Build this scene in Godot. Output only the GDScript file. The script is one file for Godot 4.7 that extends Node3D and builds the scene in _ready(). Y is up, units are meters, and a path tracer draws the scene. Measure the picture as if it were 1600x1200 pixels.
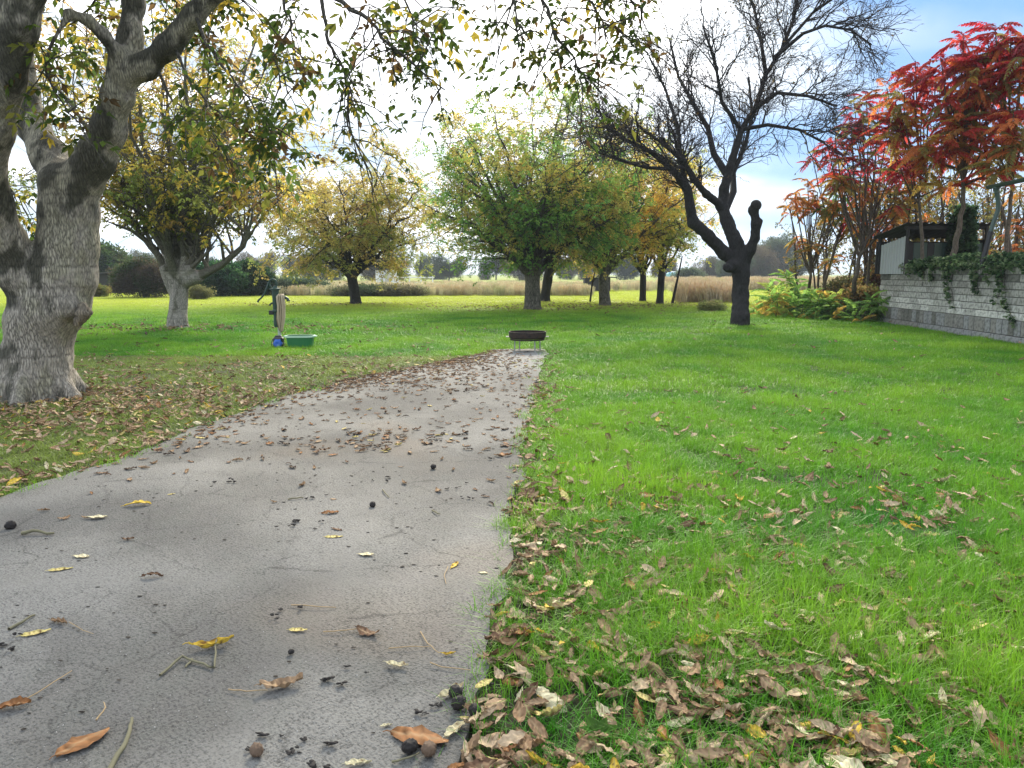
extends Node3D

# ---------------------------------------------------------------- helpers
var rng := RandomNumberGenerator.new()
var M := {}
var taken := {}
var sway := FastNoiseLite.new()

class MB:
	var v := PackedVector3Array()
	var n := PackedVector3Array()
	var c := PackedColorArray()
	var uv := PackedVector2Array()
	var ix := PackedInt32Array()
	# a tapering tube through the points
	func tube(pts: PackedVector3Array, rad: PackedFloat32Array, sides: int, col: Color, lump := 0.0) -> void:
		var cnt := pts.size()
		if cnt < 2:
			return
		var t0 := (pts[1] - pts[0]).normalized()
		var u := t0.cross(Vector3(0.31, 0.17, 0.93)).normalized()
		var first := v.size()
		var along := 0.0
		for k in cnt:
			var t := (pts[mini(k + 1, cnt - 1)] - pts[maxi(k - 1, 0)]).normalized()
			u = (u - t * u.dot(t)).normalized()
			var w := t.cross(u)
			if k > 0:
				along += pts[k].distance_to(pts[k - 1])
			for i in sides + 1:
				var a := TAU * float(i % sides) / sides
				var d := u * cos(a) + w * sin(a)
				var r := rad[k]
				if lump > 0.0:
					r *= 1.0 + lump * (sin(a * 2.0 + along * 3.1 + first) * 0.5 + sin(a * 3.0 - along * 5.3) * 0.4 + sin(along * 9.0 + a) * 0.25)
				v.append(pts[k] + d * r)
				n.append(d)
				c.append(col)
				uv.append(Vector2(float(i) / sides * TAU * rad[0], along))
		for k in cnt - 1:
			for i in sides:
				var a0 := first + k * (sides + 1) + i
				var b0 := a0 + 1
				var d0 := a0 + sides + 1
				var c0 := d0 + 1
				ix.append_array(PackedInt32Array([a0, c0, b0, a0, d0, c0]))
		var e := v.size()
		var te := (pts[cnt - 1] - pts[cnt - 2]).normalized()
		v.append(pts[cnt - 1] + te * rad[cnt - 1] * 0.3)
		n.append(te)
		c.append(col)
		uv.append(Vector2(0, along))
		var ring := first + (cnt - 1) * (sides + 1)
		for i in sides:
			ix.append_array(PackedInt32Array([e, ring + i + 1, ring + i]))
	# a corner with its own normal
	func put(p: Vector3, nn: Vector3, col: Color, t := Vector2.ZERO) -> int:
		v.append(p)
		n.append(nn)
		c.append(col)
		uv.append(t)
		return v.size() - 1
	# four corners, counter-clockwise seen from the front
	func quad(p0: Vector3, p1: Vector3, p2: Vector3, p3: Vector3, col: Color) -> void:
		var nn := (p1 - p0).cross(p2 - p0).normalized()
		var a := put(p0, nn, col, Vector2(0, 0))
		put(p1, nn, col, Vector2(p0.distance_to(p1), 0))
		put(p2, nn, col, Vector2(p0.distance_to(p1), p1.distance_to(p2)))
		put(p3, nn, col, Vector2(0, p1.distance_to(p2)))
		ix.append_array(PackedInt32Array([a, a + 2, a + 1, a, a + 3, a + 2]))
	func tri(p0: Vector3, p1: Vector3, p2: Vector3, col: Color) -> void:
		var nn := (p1 - p0).cross(p2 - p0).normalized()
		var a := put(p0, nn, col)
		put(p1, nn, col)
		put(p2, nn, col)
		ix.append_array(PackedInt32Array([a, a + 2, a + 1]))
	# a box with chamfered edges
	func box(at: Basis, mid: Vector3, size: Vector3, ch: float, col: Color) -> void:
		var h := size * 0.5
		for ax in 3:
			for s in [-1.0, 1.0]:
				var o := Vector3.ZERO
				o[ax] = s
				var p := Vector3.ZERO
				p[(ax + 1) % 3] = 1.0
				var q := o.cross(p)
				var hp: float = h[(ax + 1) % 3]
				var hq: float = h[(ax + 2) % 3]
				var f: Vector3 = o * h[ax]
				var a := hp - ch
				var b := hq - ch
				quad(mid + at * (f - p * a - q * b), mid + at * (f + p * a - q * b), mid + at * (f + p * a + q * b), mid + at * (f - p * a + q * b), col)
		if ch <= 0.0:
			return
		for ax in 3:
			var a1 := (ax + 1) % 3
			var a2 := (ax + 2) % 3
			for s in [-1.0, 1.0]:
				for t in [-1.0, 1.0]:
					var e := Vector3.ZERO
					e[ax] = h[ax] - ch
					var g1 := Vector3.ZERO
					g1[a1] = s * h[a1]
					g1[a2] = t * (h[a2] - ch)
					var g2 := Vector3.ZERO
					g2[a1] = s * (h[a1] - ch)
					g2[a2] = t * h[a2]
					if s * t > 0.0:
						quad(mid + at * (g1 - e), mid + at * (g2 - e), mid + at * (g2 + e), mid + at * (g1 + e), col)
					else:
						quad(mid + at * (g2 - e), mid + at * (g1 - e), mid + at * (g1 + e), mid + at * (g2 + e), col)
		for x in [-1.0, 1.0]:
			for y in [-1.0, 1.0]:
				for z in [-1.0, 1.0]:
					var px := Vector3(x * h.x, y * (h.y - ch), z * (h.z - ch))
					var py := Vector3(x * (h.x - ch), y * h.y, z * (h.z - ch))
					var pz := Vector3(x * (h.x - ch), y * (h.y - ch), z * h.z)
					if x * y * z > 0.0:
						tri(mid + at * px, mid + at * py, mid + at * pz, col)
					else:
						tri(mid + at * px, mid + at * pz, mid + at * py, col)
	# turned profile of (radius, height) pairs about y
	func lathe(mid: Vector3, prof: PackedVector2Array, sides: int, col: Color) -> void:
		for k in prof.size() - 1:
			var e := prof[k + 1] - prof[k]
			var out := Vector2(e.y, -e.x).normalized()
			var first := v.size()
			for i in sides + 1:
				var a := TAU * i / sides
				var d := Vector3(cos(a), 0, -sin(a))
				for j in 2:
					var q := prof[k + j]
					put(mid + d * q.x + Vector3.UP * q.y, d * out.x + Vector3.UP * out.y, col, Vector2(a * 0.3, q.y))
			for i in sides:
				var b := first + i * 2
				ix.append_array(PackedInt32Array([b, b + 3, b + 2, b, b + 1, b + 3]))
	# leaf blade of a few faces, flat shaded (used in sheets without normals)
	func leaf(p: Vector3, d: Vector3, side: Vector3, up: Vector3, ln: float, wd: float, col: Color) -> void:
		var a := v.size()
		var m := p + d * ln * 0.45 - up * wd * 0.16
		v.append_array(PackedVector3Array([p, p + d * ln * 0.42 + side * wd * 0.5 + up * wd * 0.08, p + d * ln * 0.42 - side * wd * 0.5 + up * wd * 0.08, m, p + d * ln - up * ln * 0.16]))
		for i in 5:
			c.append(col)
		ix.append_array(PackedInt32Array([a, a + 3, a + 1, a, a + 2, a + 3, a + 1, a + 3, a + 4, a + 3, a + 2, a + 4]))
	func diamond(p: Vector3, d: Vector3, side: Vector3, up: Vector3, ln: float, wd: float, col: Color) -> void:
		var a := v.size()
		v.append_array(PackedVector3Array([p, p + d * ln * 0.45 + side * wd * 0.5, p + d * ln - up * ln * 0.12, p + d * ln * 0.45 - side * wd * 0.5]))
		for i in 4:
			c.append(col)
		ix.append_array(PackedInt32Array([a, a + 2, a + 1, a, a + 3, a + 2]))
	func smooth() -> void:
		n.resize(v.size())
		n.fill(Vector3.ZERO)
		for k in range(0, ix.size(), 3):
			var a := ix[k]
			var b := ix[k + 1]
			var e := ix[k + 2]
			var q := (v[e] - v[a]).cross(v[b] - v[a])
			n[a] += q
			n[b] += q
			n[e] += q
		for k in n.size():
			n[k] = n[k].normalized()
	func mesh(mat: Material) -> ArrayMesh:
		var arr := []
		arr.resize(Mesh.ARRAY_MAX)
		arr[Mesh.ARRAY_VERTEX] = v
		if n.size() == v.size():
			arr[Mesh.ARRAY_NORMAL] = n
		if c.size() == v.size():
			arr[Mesh.ARRAY_COLOR] = c
		if uv.size() == v.size():
			arr[Mesh.ARRAY_TEX_UV] = uv
		arr[Mesh.ARRAY_INDEX] = ix
		var m := ArrayMesh.new()
		m.add_surface_from_arrays(Mesh.PRIMITIVE_TRIANGLES, arr)
		m.surface_set_material(0, mat)
		return m

# ---- objects
func numbered(called: String) -> String:
	var k: int = taken.get(called, 0)
	taken[called] = k + 1
	return called if k == 0 else "%s_%03d" % [called, k]

func thing(called: String, label: String, category: String, at := Vector3.ZERO, group := "") -> Node3D:
	var o := Node3D.new()
	o.name = numbered(called)
	o.position = at
	tag(o, label, category, group)
	add_child(o, true)
	return o

func tag(o: Node3D, label: String, category: String, group := "") -> Node3D:
	o.set_meta("label", label)
	o.set_meta("category", category)
	if group:
		o.set_meta("group", group)
	return o

func put_mesh(called: String, m: Mesh, parent: Node3D = null, kind := "") -> MeshInstance3D:
	var o := MeshInstance3D.new()
	o.name = called if parent else numbered(called)
	o.mesh = m
	if kind:
		o.set_meta("kind", kind)
	(parent if parent else self).add_child(o, true)
	return o

func put_many(called: String, m: Mesh, xf: Array, cols: PackedColorArray, parent: Node3D = null) -> MultiMeshInstance3D:
	var mm := MultiMesh.new()
	mm.transform_format = MultiMesh.TRANSFORM_3D
	mm.use_colors = cols.size() > 0
	mm.mesh = m
	mm.instance_count = xf.size()
	for i in xf.size():
		mm.set_instance_transform(i, xf[i])
		if cols.size() > 0:
			mm.set_instance_color(i, cols[i])
	var o := MultiMeshInstance3D.new()
	o.name = called if parent else numbered(called)
	o.multimesh = mm
	o.set_meta("kind", "stuff")
	(parent if parent else self).add_child(o, true)
	return o

# spreads copies over several variants of a mesh, as children of one holder
func put_variants(called: String, ms: Array, xf: Array, cols: PackedColorArray, parent: Node3D) -> void:
	for k in ms.size():
		var xs := []
		var cs := PackedColorArray()
		for i in range(k, xf.size(), ms.size()):
			xs.append(xf[i])
			cs.append(cols[i])
		if xs.size() > 0:
			put_many(called, ms[k], xs, cs, parent)

func bez(a: Vector3, b: Vector3, e: Vector3, cnt: int, jit := 0.0) -> PackedVector3Array:
	var out := PackedVector3Array()
	for k in cnt + 1:
		var t := float(k) / cnt
		var p := a.lerp(b, t).lerp(b.lerp(e, t), t)
		if jit > 0.0 and k > 0 and k < cnt:
			p += Vector3(rng.randf_range(-1, 1), rng.randf_range(-1, 1), rng.randf_range(-1, 1)) * jit
		out.append(p)
	return out

func taper(cnt: int, r0: float, r1: float, pw := 1.0) -> PackedFloat32Array:
	var out := PackedFloat32Array()
	for k in cnt:
		out.append(lerpf(r0, r1, pow(float(k) / (cnt - 1), pw)))
	return out

func ball() -> Vector3:
	while true:
		var p := Vector3(rng.randf_range(-1, 1), rng.randf_range(-1, 1), rng.randf_range(-1, 1))
		if p.length_squared() < 1.0 and p.length_squared() > 0.0001:
			return p
	return Vector3.UP

func along(pts: PackedVector3Array, t: float) -> Vector3:
	var f := clampf(t, 0.0, 0.9999) * (pts.size() - 1)
	return pts[int(f)].lerp(pts[int(f) + 1], f - int(f))

func noise(freq: float, kind: int, sd: int, oct := 4, warp := 0.0) -> FastNoiseLite:
	var f := FastNoiseLite.new()
	f.seed = sd
	f.noise_type = kind
	f.frequency = freq
	f.fractal_type = FastNoiseLite.FRACTAL_FBM if oct > 1 else FastNoiseLite.FRACTAL_NONE
	f.fractal_octaves = oct
	if warp > 0.0:
		f.domain_warp_enabled = true
		f.domain_warp_amplitude = warp
		f.domain_warp_frequency = freq * 0.7
	return f

func ramp(stops: Array) -> Gradient:
	var g := Gradient.new()
	var o := PackedFloat32Array()
	var c := PackedColorArray()
	for s in stops:
		o.append(s[0])
		c.append(s[1])
	g.offsets = o
	g.colors = c
	return g

func ntex(f: FastNoiseLite, size: int, g: Gradient = null) -> NoiseTexture2D:
	var t := NoiseTexture2D.new()
	t.width = size
	t.height = size
	t.seamless = true
	t.seamless_blend_skirt = 0.2
	t.noise = f
	if g:
		t.color_ramp = g
	return t

func grey(x: float) -> Color:
	return Color(x, x, x)

func mat(called: String, col: Color, rough: float, vcol := false) -> StandardMaterial3D:
	var m := StandardMaterial3D.new()
	m.resource_name = called
	m.albedo_color = Color(col.r, col.g, col.b).linear_to_srgb()
	m.roughness = rough
	m.vertex_color_use_as_albedo = vcol
	M[called] = m
	return m

# ---- a smooth solid from tapered bones [a, ra, b, rb]
func solid(bones: Array, cell: float, soft: float) -> MB:
	var lo := Vector3.ONE * 1e9
	var hi := -lo
	for b in bones:
		var r: float = maxf(b[1], b[3]) + soft + cell * 3
		lo = lo.min(b[0].min(b[2]) - Vector3.ONE * r)
		hi = hi.max(b[0].max(b[2]) + Vector3.ONE * r)
	var nx := int((hi.x - lo.x) / cell) + 2
	var ny := int((hi.y - lo.y) / cell) + 2
	var nz := int((hi.z - lo.z) / cell) + 2
	var g := PackedFloat32Array()
	g.resize(nx * ny * nz)
	g.fill(10.0)
	for b in bones:
		var a: Vector3 = b[0]
		var ra: float = b[1]
		var ab: Vector3 = b[2] - a
		var dr: float = b[3] - ra
		var l2 := maxf(ab.length_squared(), 1e-9)
		var r: float = maxf(ra, b[3]) + soft + cell * 2
		var p0: Vector3 = (a.min(b[2]) - Vector3.ONE * r - lo) / cell
		var p1: Vector3 = (a.max(b[2]) + Vector3.ONE * r - lo) / cell
		for k in range(maxi(int(p0.z), 0), mini(int(p1.z) + 1, nz)):
			for j in range(maxi(int(p0.y), 0), mini(int(p1.y) + 1, ny)):
				var row := (k * ny + j) * nx
				for i in range(maxi(int(p0.x), 0), mini(int(p1.x) + 1, nx)):
					var q := lo + Vector3(i, j, k) * cell - a
					var t := clampf(q.dot(ab) / l2, 0.0, 1.0)
					var d := (q - ab * t).length() - ra - dr * t
					var old := g[row + i]
					var h := soft - absf(old - d)
					var m := minf(old, d)
					if h > 0.0:
						m -= h * h / soft * 0.25
					g[row + i] = m
	var at := PackedInt32Array()
	at.resize(nx * ny * nz)
	at.fill(-1)
	var cells := PackedInt32Array()
	var sy := nx
	var sz := nx * ny
	var off := [0, 1, sy, sy + 1, sz, sz + 1, sz + sy, sz + sy + 1]
	var edges := [[0, 1], [2, 3], [4, 5], [6, 7], [0, 2], [1, 3], [4, 6], [5, 7], [0, 4], [1, 5], [2, 6], [3, 7]]
	var corner := []
	for o in 8:
		corner.append(Vector3(o & 1, (o >> 1) & 1, o >> 2))
	var mb := MB.new()
	var lim := cell * 1.8
	var val := PackedFloat32Array()
	val.resize(8)
	for k in range(1, nz - 1):
		for j in range(1, ny - 1):
			var row := (k * ny + j) * nx
			for i in range(1, nx - 1):
				var id := row + i
				if absf(g[id]) > lim:
					continue
				var inside := 0
				for o in 8:
					val[o] = g[id + off[o]]
					if val[o] < 0.0:
						inside += 1
				if inside == 0 or inside == 8:
					continue
				var sum := Vector3.ZERO
				var cnt := 0
				for e in edges:
					var va := val[e[0]]
					var vb := val[e[1]]
					if (va < 0.0) != (vb < 0.0):
						sum += corner[e[0]].lerp(corner[e[1]], va / (va - vb))
						cnt += 1
				at[id] = mb.v.size()
				mb.v.append(lo + (Vector3(i, j, k) + sum / cnt) * cell)
				cells.append(id)
	var steps := [[1, sy, sz], [sy, sz, 1], [sz, 1, sy]]
	for id in cells:
		for s in steps:
			var s0 := g[id] < 0.0
			if s0 == (g[id + s[0]] < 0.0):
				continue
			var a := at[id - s[1] - s[2]]
			var b := at[id - s[2]]
			var e := at[id]
			var f := at[id - s[1]]
			if a < 0 or b < 0 or f < 0:
				continue
			if s0:
				mb.ix.append_array(PackedInt32Array([a, e, b, a, f, e]))
			else:
				mb.ix.append_array(PackedInt32Array([a, b, e, a, e, f]))
	mb.smooth()
	return mb

func bones_of(list: Array, base: Vector3) -> Array:
	var out := []
	for k in list.size() - 1:
		out.append([list[k][0] - base, list[k][1], list[k + 1][0] - base, list[k + 1][1]])
	return out

# ---- plan of the path: (distance ahead, x) of both edges
var EDGE_R := [Vector2(-4, -0.6), Vector2(2.165, -0.196), Vector2(2.479, -0.144), Vector2(2.942, -0.078), Vector2(3.678, -0.032), Vector2(4.725, 0.02), Vector2(6.8, 0.116), Vector2(10.474, 0.335), Vector2(15.372, 0.72)]
var EDGE_L := [Vector2(-4, -4.6), Vector2(3, -3.7), Vector2(4.962, -3.416), Vector2(6.145, -3.2), Vector2(7.64, -3.045), Vector2(9.023, -2.819), Vector2(11.065, -2.233), Vector2(13.11, -1.209), Vector2(15.111, -0.379)]
var wob := FastNoiseLite.new()

func edge(list: Array, d: float) -> float:
	for k in list.size() - 1:
		if d <= list[k + 1].x:
			return lerpf(list[k].y, list[k + 1].y, clampf((d - list[k].x) / (list[k + 1].x - list[k].x), 0.0, 1.0))
	return list[-1].y

func edge_r(d: float) -> float:
	return edge(EDGE_R, d) + wob.get_noise_1d(d * 60.0) * 0.09

func edge_l(d: float) -> float:
	return edge(EDGE_L, d) + wob.get_noise_1d(d * 60.0 + 900.0) * 0.12

func on_path(x: float, d: float, m: float) -> bool:
	if d > PATH_END - m:
		return false
	return x > edge_l(d) + m and x < edge_r(d) - m

const PATH_END := 15.25

# ---------------------------------------------------------------- the scene
func _ready() -> void:
	rng.seed = 7
	wob.seed = 3
	wob.frequency = 0.02
	sway.seed = 11
	sway.frequency = 0.35
	camera_and_light()
	materials()
	setting()
	backdrop()
	trees()
	wall_side()
	objects()
	lawn()

func camera_and_light() -> void:
	var cam := Camera3D.new()
	cam.name = "camera"
	cam.position = Vector3(0, 1.5, 0)
	cam.rotation_degrees = Vector3(-8.15, 0, 0)
	cam.fov = 53.13
	cam.near = 0.05
	cam.far = 2000.0
	add_child(cam)
	cam.current = true
	var sun := DirectionalLight3D.new()
	sun.name = "sun"
	sun.light_energy = 0.75
	sun.light_color = Color(1.0, 0.95, 0.86)
	sun.light_angular_distance = 20.0
	sun.rotation_degrees = Vector3(-36, 180 - 4, 0)
	sun.shadow_enabled = true
	add_child(sun)
	var e := Environment.new()
	e.background_mode = Environment.BG_SKY
	var sky := Sky.new()
	var pm := PanoramaSkyMaterial.new()
	pm.panorama = sky_picture()
	sky.sky_material = pm
	e.sky = sky
	e.tonemap_mode = Environment.TONE_MAPPER_LINEAR
	e.tonemap_exposure = 2.75
	e.ambient_light_source = Environment.AMBIENT_SOURCE_SKY
	e.fog_enabled = true
	e.fog_density = 0.0006
	e.fog_light_color = Color(0.86, 0.9, 0.94)
	e.sdfgi_enabled = true
	e.ssao_enabled = true
	e.ssil_enabled = true
	var we := WorldEnvironment.new()
	we.name = "world"
	we.environment = e
	add_child(we)

# air and broken autumn cloud, computed for every direction
func sky_picture() -> ImageTexture:
	var w := 1280
	var h := 640
	var im := Image.create(w, h, false, Image.FORMAT_RGBF)
	var cover := noise(0.55, FastNoiseLite.TYPE_SIMPLEX_SMOOTH, 21, 5, 0.6)
	var body := noise(1.5, FastNoiseLite.TYPE_SIMPLEX_SMOOTH, 8, 5, 0.3)
	var sunv := Vector3(sin(deg_to_rad(4)) * cos(deg_to_rad(20)), sin(deg_to_rad(20)), -cos(deg_to_rad(4)) * cos(deg_to_rad(20)))
	for y in h:
		var el := PI * (0.5 - (y + 0.5) / h)
		for x in w:
			var az := wrapf(TAU * (x + 0.5) / w, -PI, PI)
			var d := Vector3(sin(az) * cos(el), sin(el), -cos(az) * cos(el))
			var up := maxf(d.y, 0.0)
			var k := 1.0 / (up + 0.16)
			var p := Vector2(d.x, d.z) * k
			var c := cover.get_noise_2d(p.x * 0.8, p.y * 1.5) * 0.75 + 0.3
			var near_sun := exp(-pow(d.angle_to(sunv) / 0.34, 2.0))
			c += near_sun * 0.35
			# a clear slot in the cloud to the right of the sun, others come from the noise
			var gap := exp(-pow((az - 0.48) / 0.29, 2.0) - pow((el - 0.22) / 0.26, 2.0))
			c -= gap * 0.74
			var amount := smoothstep(-0.32, 0.3, c)
			var b := body.get_noise_2d(p.x, p.y * 1.4)
			var air := Color(0.095, 0.2, 0.40).lerp(Color(0.19, 0.31, 0.45), pow(1.0 - up, 5.0))
			var white := lerpf(0.34, 0.95, smoothstep(-0.22, 0.42, b + near_sun * 0.16 - gap * 0.45))
			white = lerpf(white, 1.0, near_sun * 0.45)
			var cloud := Color(white * lerpf(0.74, 1.0, clampf(white * 1.5 - 0.4, 0.0, 1.0)), white * lerpf(0.9, 1.0, clampf(white * 1.5 - 0.4, 0.0, 1.0)), white * 1.05)
			var col := air.lerp(cloud, amount)
			col = col.lerp(Color(0.62, 0.68, 0.72), 0.6 * exp(-up * 16.0))
			col += Color(1.0, 0.95, 0.85) * (near_sun * 0.06 + 1.2 * exp(-pow(d.angle_to(sunv) / 0.12, 2.0)))
			if d.y < 0.0:
				col = col.lerp(Color(0.25, 0.28, 0.14), smoothstep(0.0, -0.03, d.y))
			im.set_pixel(x, y, col)
	return ImageTexture.create_from_image(im)

func bark(called: String, tint: Color, fine: float, bump: float, sd: int, contrast := 0.3) -> StandardMaterial3D:
	var m := mat(called, tint, 0.9, true)
	var f := noise(0.02, FastNoiseLite.TYPE_CELLULAR, sd, 2, 26.0)
	f.cellular_return_type = FastNoiseLite.RETURN_DISTANCE2_SUB
	m.albedo_texture = ntex(f, 512, ramp([[0.0, grey(contrast)], [0.22, grey(0.55 + contrast * 0.4)], [0.55, grey(0.93)], [1.0, grey(1.0)]]))
	m.heightmap_enabled = true
	m.heightmap_texture = ntex(f, 512, ramp([[0.0, grey(0.0)], [0.3, grey(0.75)], [1.0, grey(1.0)]]))
	m.heightmap_scale = bump
	m.uv1_triplanar = true
	m.uv1_scale = Vector3(fine, fine * 0.22, fine)
	return m

func foliage(called: String, back: float, rough := 0.55) -> StandardMaterial3D:
	var m := mat(called, Color(1, 1, 1), rough, true)
	m.backlight_enabled = true
	m.backlight = Color(back, back, back)
	m.cull_mode = BaseMaterial3D.CULL_DISABLED
	m.metallic_specular = 0.35
	return m

func materials() -> void:
	bark("walnut_bark", Color(0.57, 0.53, 0.46), 3.4, 2.0, 5, 0.42)
	M.walnut_bark.uv1_scale = Vector3(4.2, 0.95, 4.2)
	bark("far_bark", Color(0.27, 0.25, 0.21), 2.2, 1.2, 6)
	bark("cherry_bark", Color(0.038, 0.036, 0.037), 3.2, 1.4, 9)
	mat("twig", Color(0.025, 0.02, 0.022), 0.9, true)
	foliage("leaf", 1.2)
	foliage("grass", 0.9, 0.42)
	foliage("dead_leaf", 0.25, 0.75)
	foliage("straw", 0.5, 0.8)
	# old poured concrete: gritty, stained and finely cracked
	var p := mat("path", Color(1, 1, 1), 0.92, true)
	var grit := noise(0.15, FastNoiseLite.TYPE_VALUE_CUBIC, 31, 5)
	grit.fractal_gain = 0.72
	p.albedo_texture = ntex(grit, 2048, ramp([[0.0, grey(0.35)], [0.3, grey(0.68)], [0.42, grey(0.85)], [0.6, grey(0.93)], [1.0, grey(1.0)]]))
	p.uv1_scale = Vector3(0.45, 0.45, 1)
	p.heightmap_enabled = true
	p.heightmap_texture = ntex(grit, 2048)
	p.heightmap_scale = 0.7
	var crack := noise(0.0035, FastNoiseLite.TYPE_CELLULAR, 14, 1, 110.0)
	crack.cellular_return_type = FastNoiseLite.RETURN_DISTANCE2_SUB
	p.detail_enabled = true
	p.detail_blend_mode = BaseMaterial3D.BLEND_MODE_MUL
	p.detail_albedo = ntex(crack, 1024, ramp([[0.0, grey(0.72)], [0.008, grey(0.86)], [0.016, grey(0.98)], [1.0, grey(1.0)]]))
	p.detail_uv_layer = BaseMaterial3D.DETAIL_UV_2
	p.detail_uv_layer = BaseMaterial3D.DETAIL_UV_1
	var soil := mat("soil", Color(1, 1, 1), 1.0, true)
	var sn := noise(0.05, FastNoiseLite.TYPE_SIMPLEX_SMOOTH, 51, 5)
	soil.albedo_texture = ntex(sn, 512, ramp([[0.0, grey(0.45)], [0.5, grey(0.8)], [1.0, grey(1.0)]]))
	soil.uv1_triplanar = true
	soil.uv1_world_triplanar = true
	soil.uv1_scale = Vector3(0.7, 0.7, 0.7)
	# concrete blocks of the wall in several weathered tones
	var gn := noise(0.02, FastNoiseLite.TYPE_SIMPLEX_SMOOTH, 61, 6)
	var gtex := ntex(gn, 512, ramp([[0.0, grey(0.55)], [0.3, grey(0.78)], [0.55, grey(0.93)], [1.0, grey(1.0)]]))
	var btones := [Color(0.3, 0.295, 0.27), Color(0.42, 0.415, 0.38), Color(0.56, 0.56, 0.52), Color(0.76, 0.76, 0.71), Color(0.19, 0.19, 0.17), Color(0.34, 0.35, 0.35)]
	for k in btones.size():
		var b := mat("block_%d" % k, btones[k], 0.95)
		b.albedo_texture = gtex
		b.uv1_triplanar = true
		b.uv1_world_triplanar = true
		b.uv1_scale = Vector3(0.8, 0.8, 0.8)
		b.heightmap_enabled = true
		b.heightmap_texture = gtex
		b.heightmap_scale = 0.2
	mat("mortar", Color(0.11, 0.11, 0.10), 1.0)
	mat("pump_green", Color(0.02, 0.055, 0.045), 0.45)
	mat("pipe_grey", Color(0.42, 0.5, 0.42), 0.5)
	mat("hose", Color(0.5, 0.42, 0.3), 0.6)
	mat("hose_dark", Color(0.28, 0.2, 0.12), 0.6)
	mat("black_plastic", Color(0.012, 0.014, 0.02), 0.4)
	mat("blue_plastic", Color(0.03, 0.13, 0.55), 0.35)
	mat("green_plastic", Color(0.03, 0.19, 0.075), 0.4)
	mat("pale_rim", Color(0.42, 0.62, 0.5), 0.4)
	var ru := mat("burnt_steel", Color(0.05, 0.043, 0.045), 0.65)
	ru.metallic = 0.4
	ru.albedo_texture = ntex(noise(0.02, FastNoiseLite.TYPE_SIMPLEX_SMOOTH, 71, 4), 256, ramp([[0.0, Color(0.45, 0.45, 0.5)], [0.5, Color(0.9, 0.8, 0.75)], [1.0, Color(1.0, 0.75, 0.6)]]))
	ru.uv1_triplanar = true
	ru.uv1_scale = Vector3(2, 2, 2)
	var st := mat("leg_steel", Color(0.35, 0.36, 0.34), 0.5)
	st.metallic = 0.5
	mat("gutter_green", Color(0.05, 0.09, 0.08), 0.45)
	mat("white_panel", Color(0.4, 0.43, 0.44), 0.6)
	mat("dark_roof", Color(0.06, 0.062, 0.06), 0.85)
	mat("dark_wood", Color(0.03, 0.03, 0.03), 0.9)
	mat("plaster", Color(0.5, 0.48, 0.44), 0.95)
	mat("tile_red", Color(0.2, 0.08, 0.05), 0.9)
	mat("white_paint", Color(0.75, 0.77, 0.78), 0.6)
	mat("blue_sheet", Color(0.25, 0.5, 0.62), 0.6)
	mat("husk", Color(0.018, 0.015, 0.014), 0.8)
	mat("walnut_shell", Color(0.13, 0.085, 0.055), 0.8)
	mat("stick", Color(0.16, 0.15, 0.09), 0.85)
	mat("stalk", Color(0.36, 0.26, 0.14), 0.8)

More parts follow.
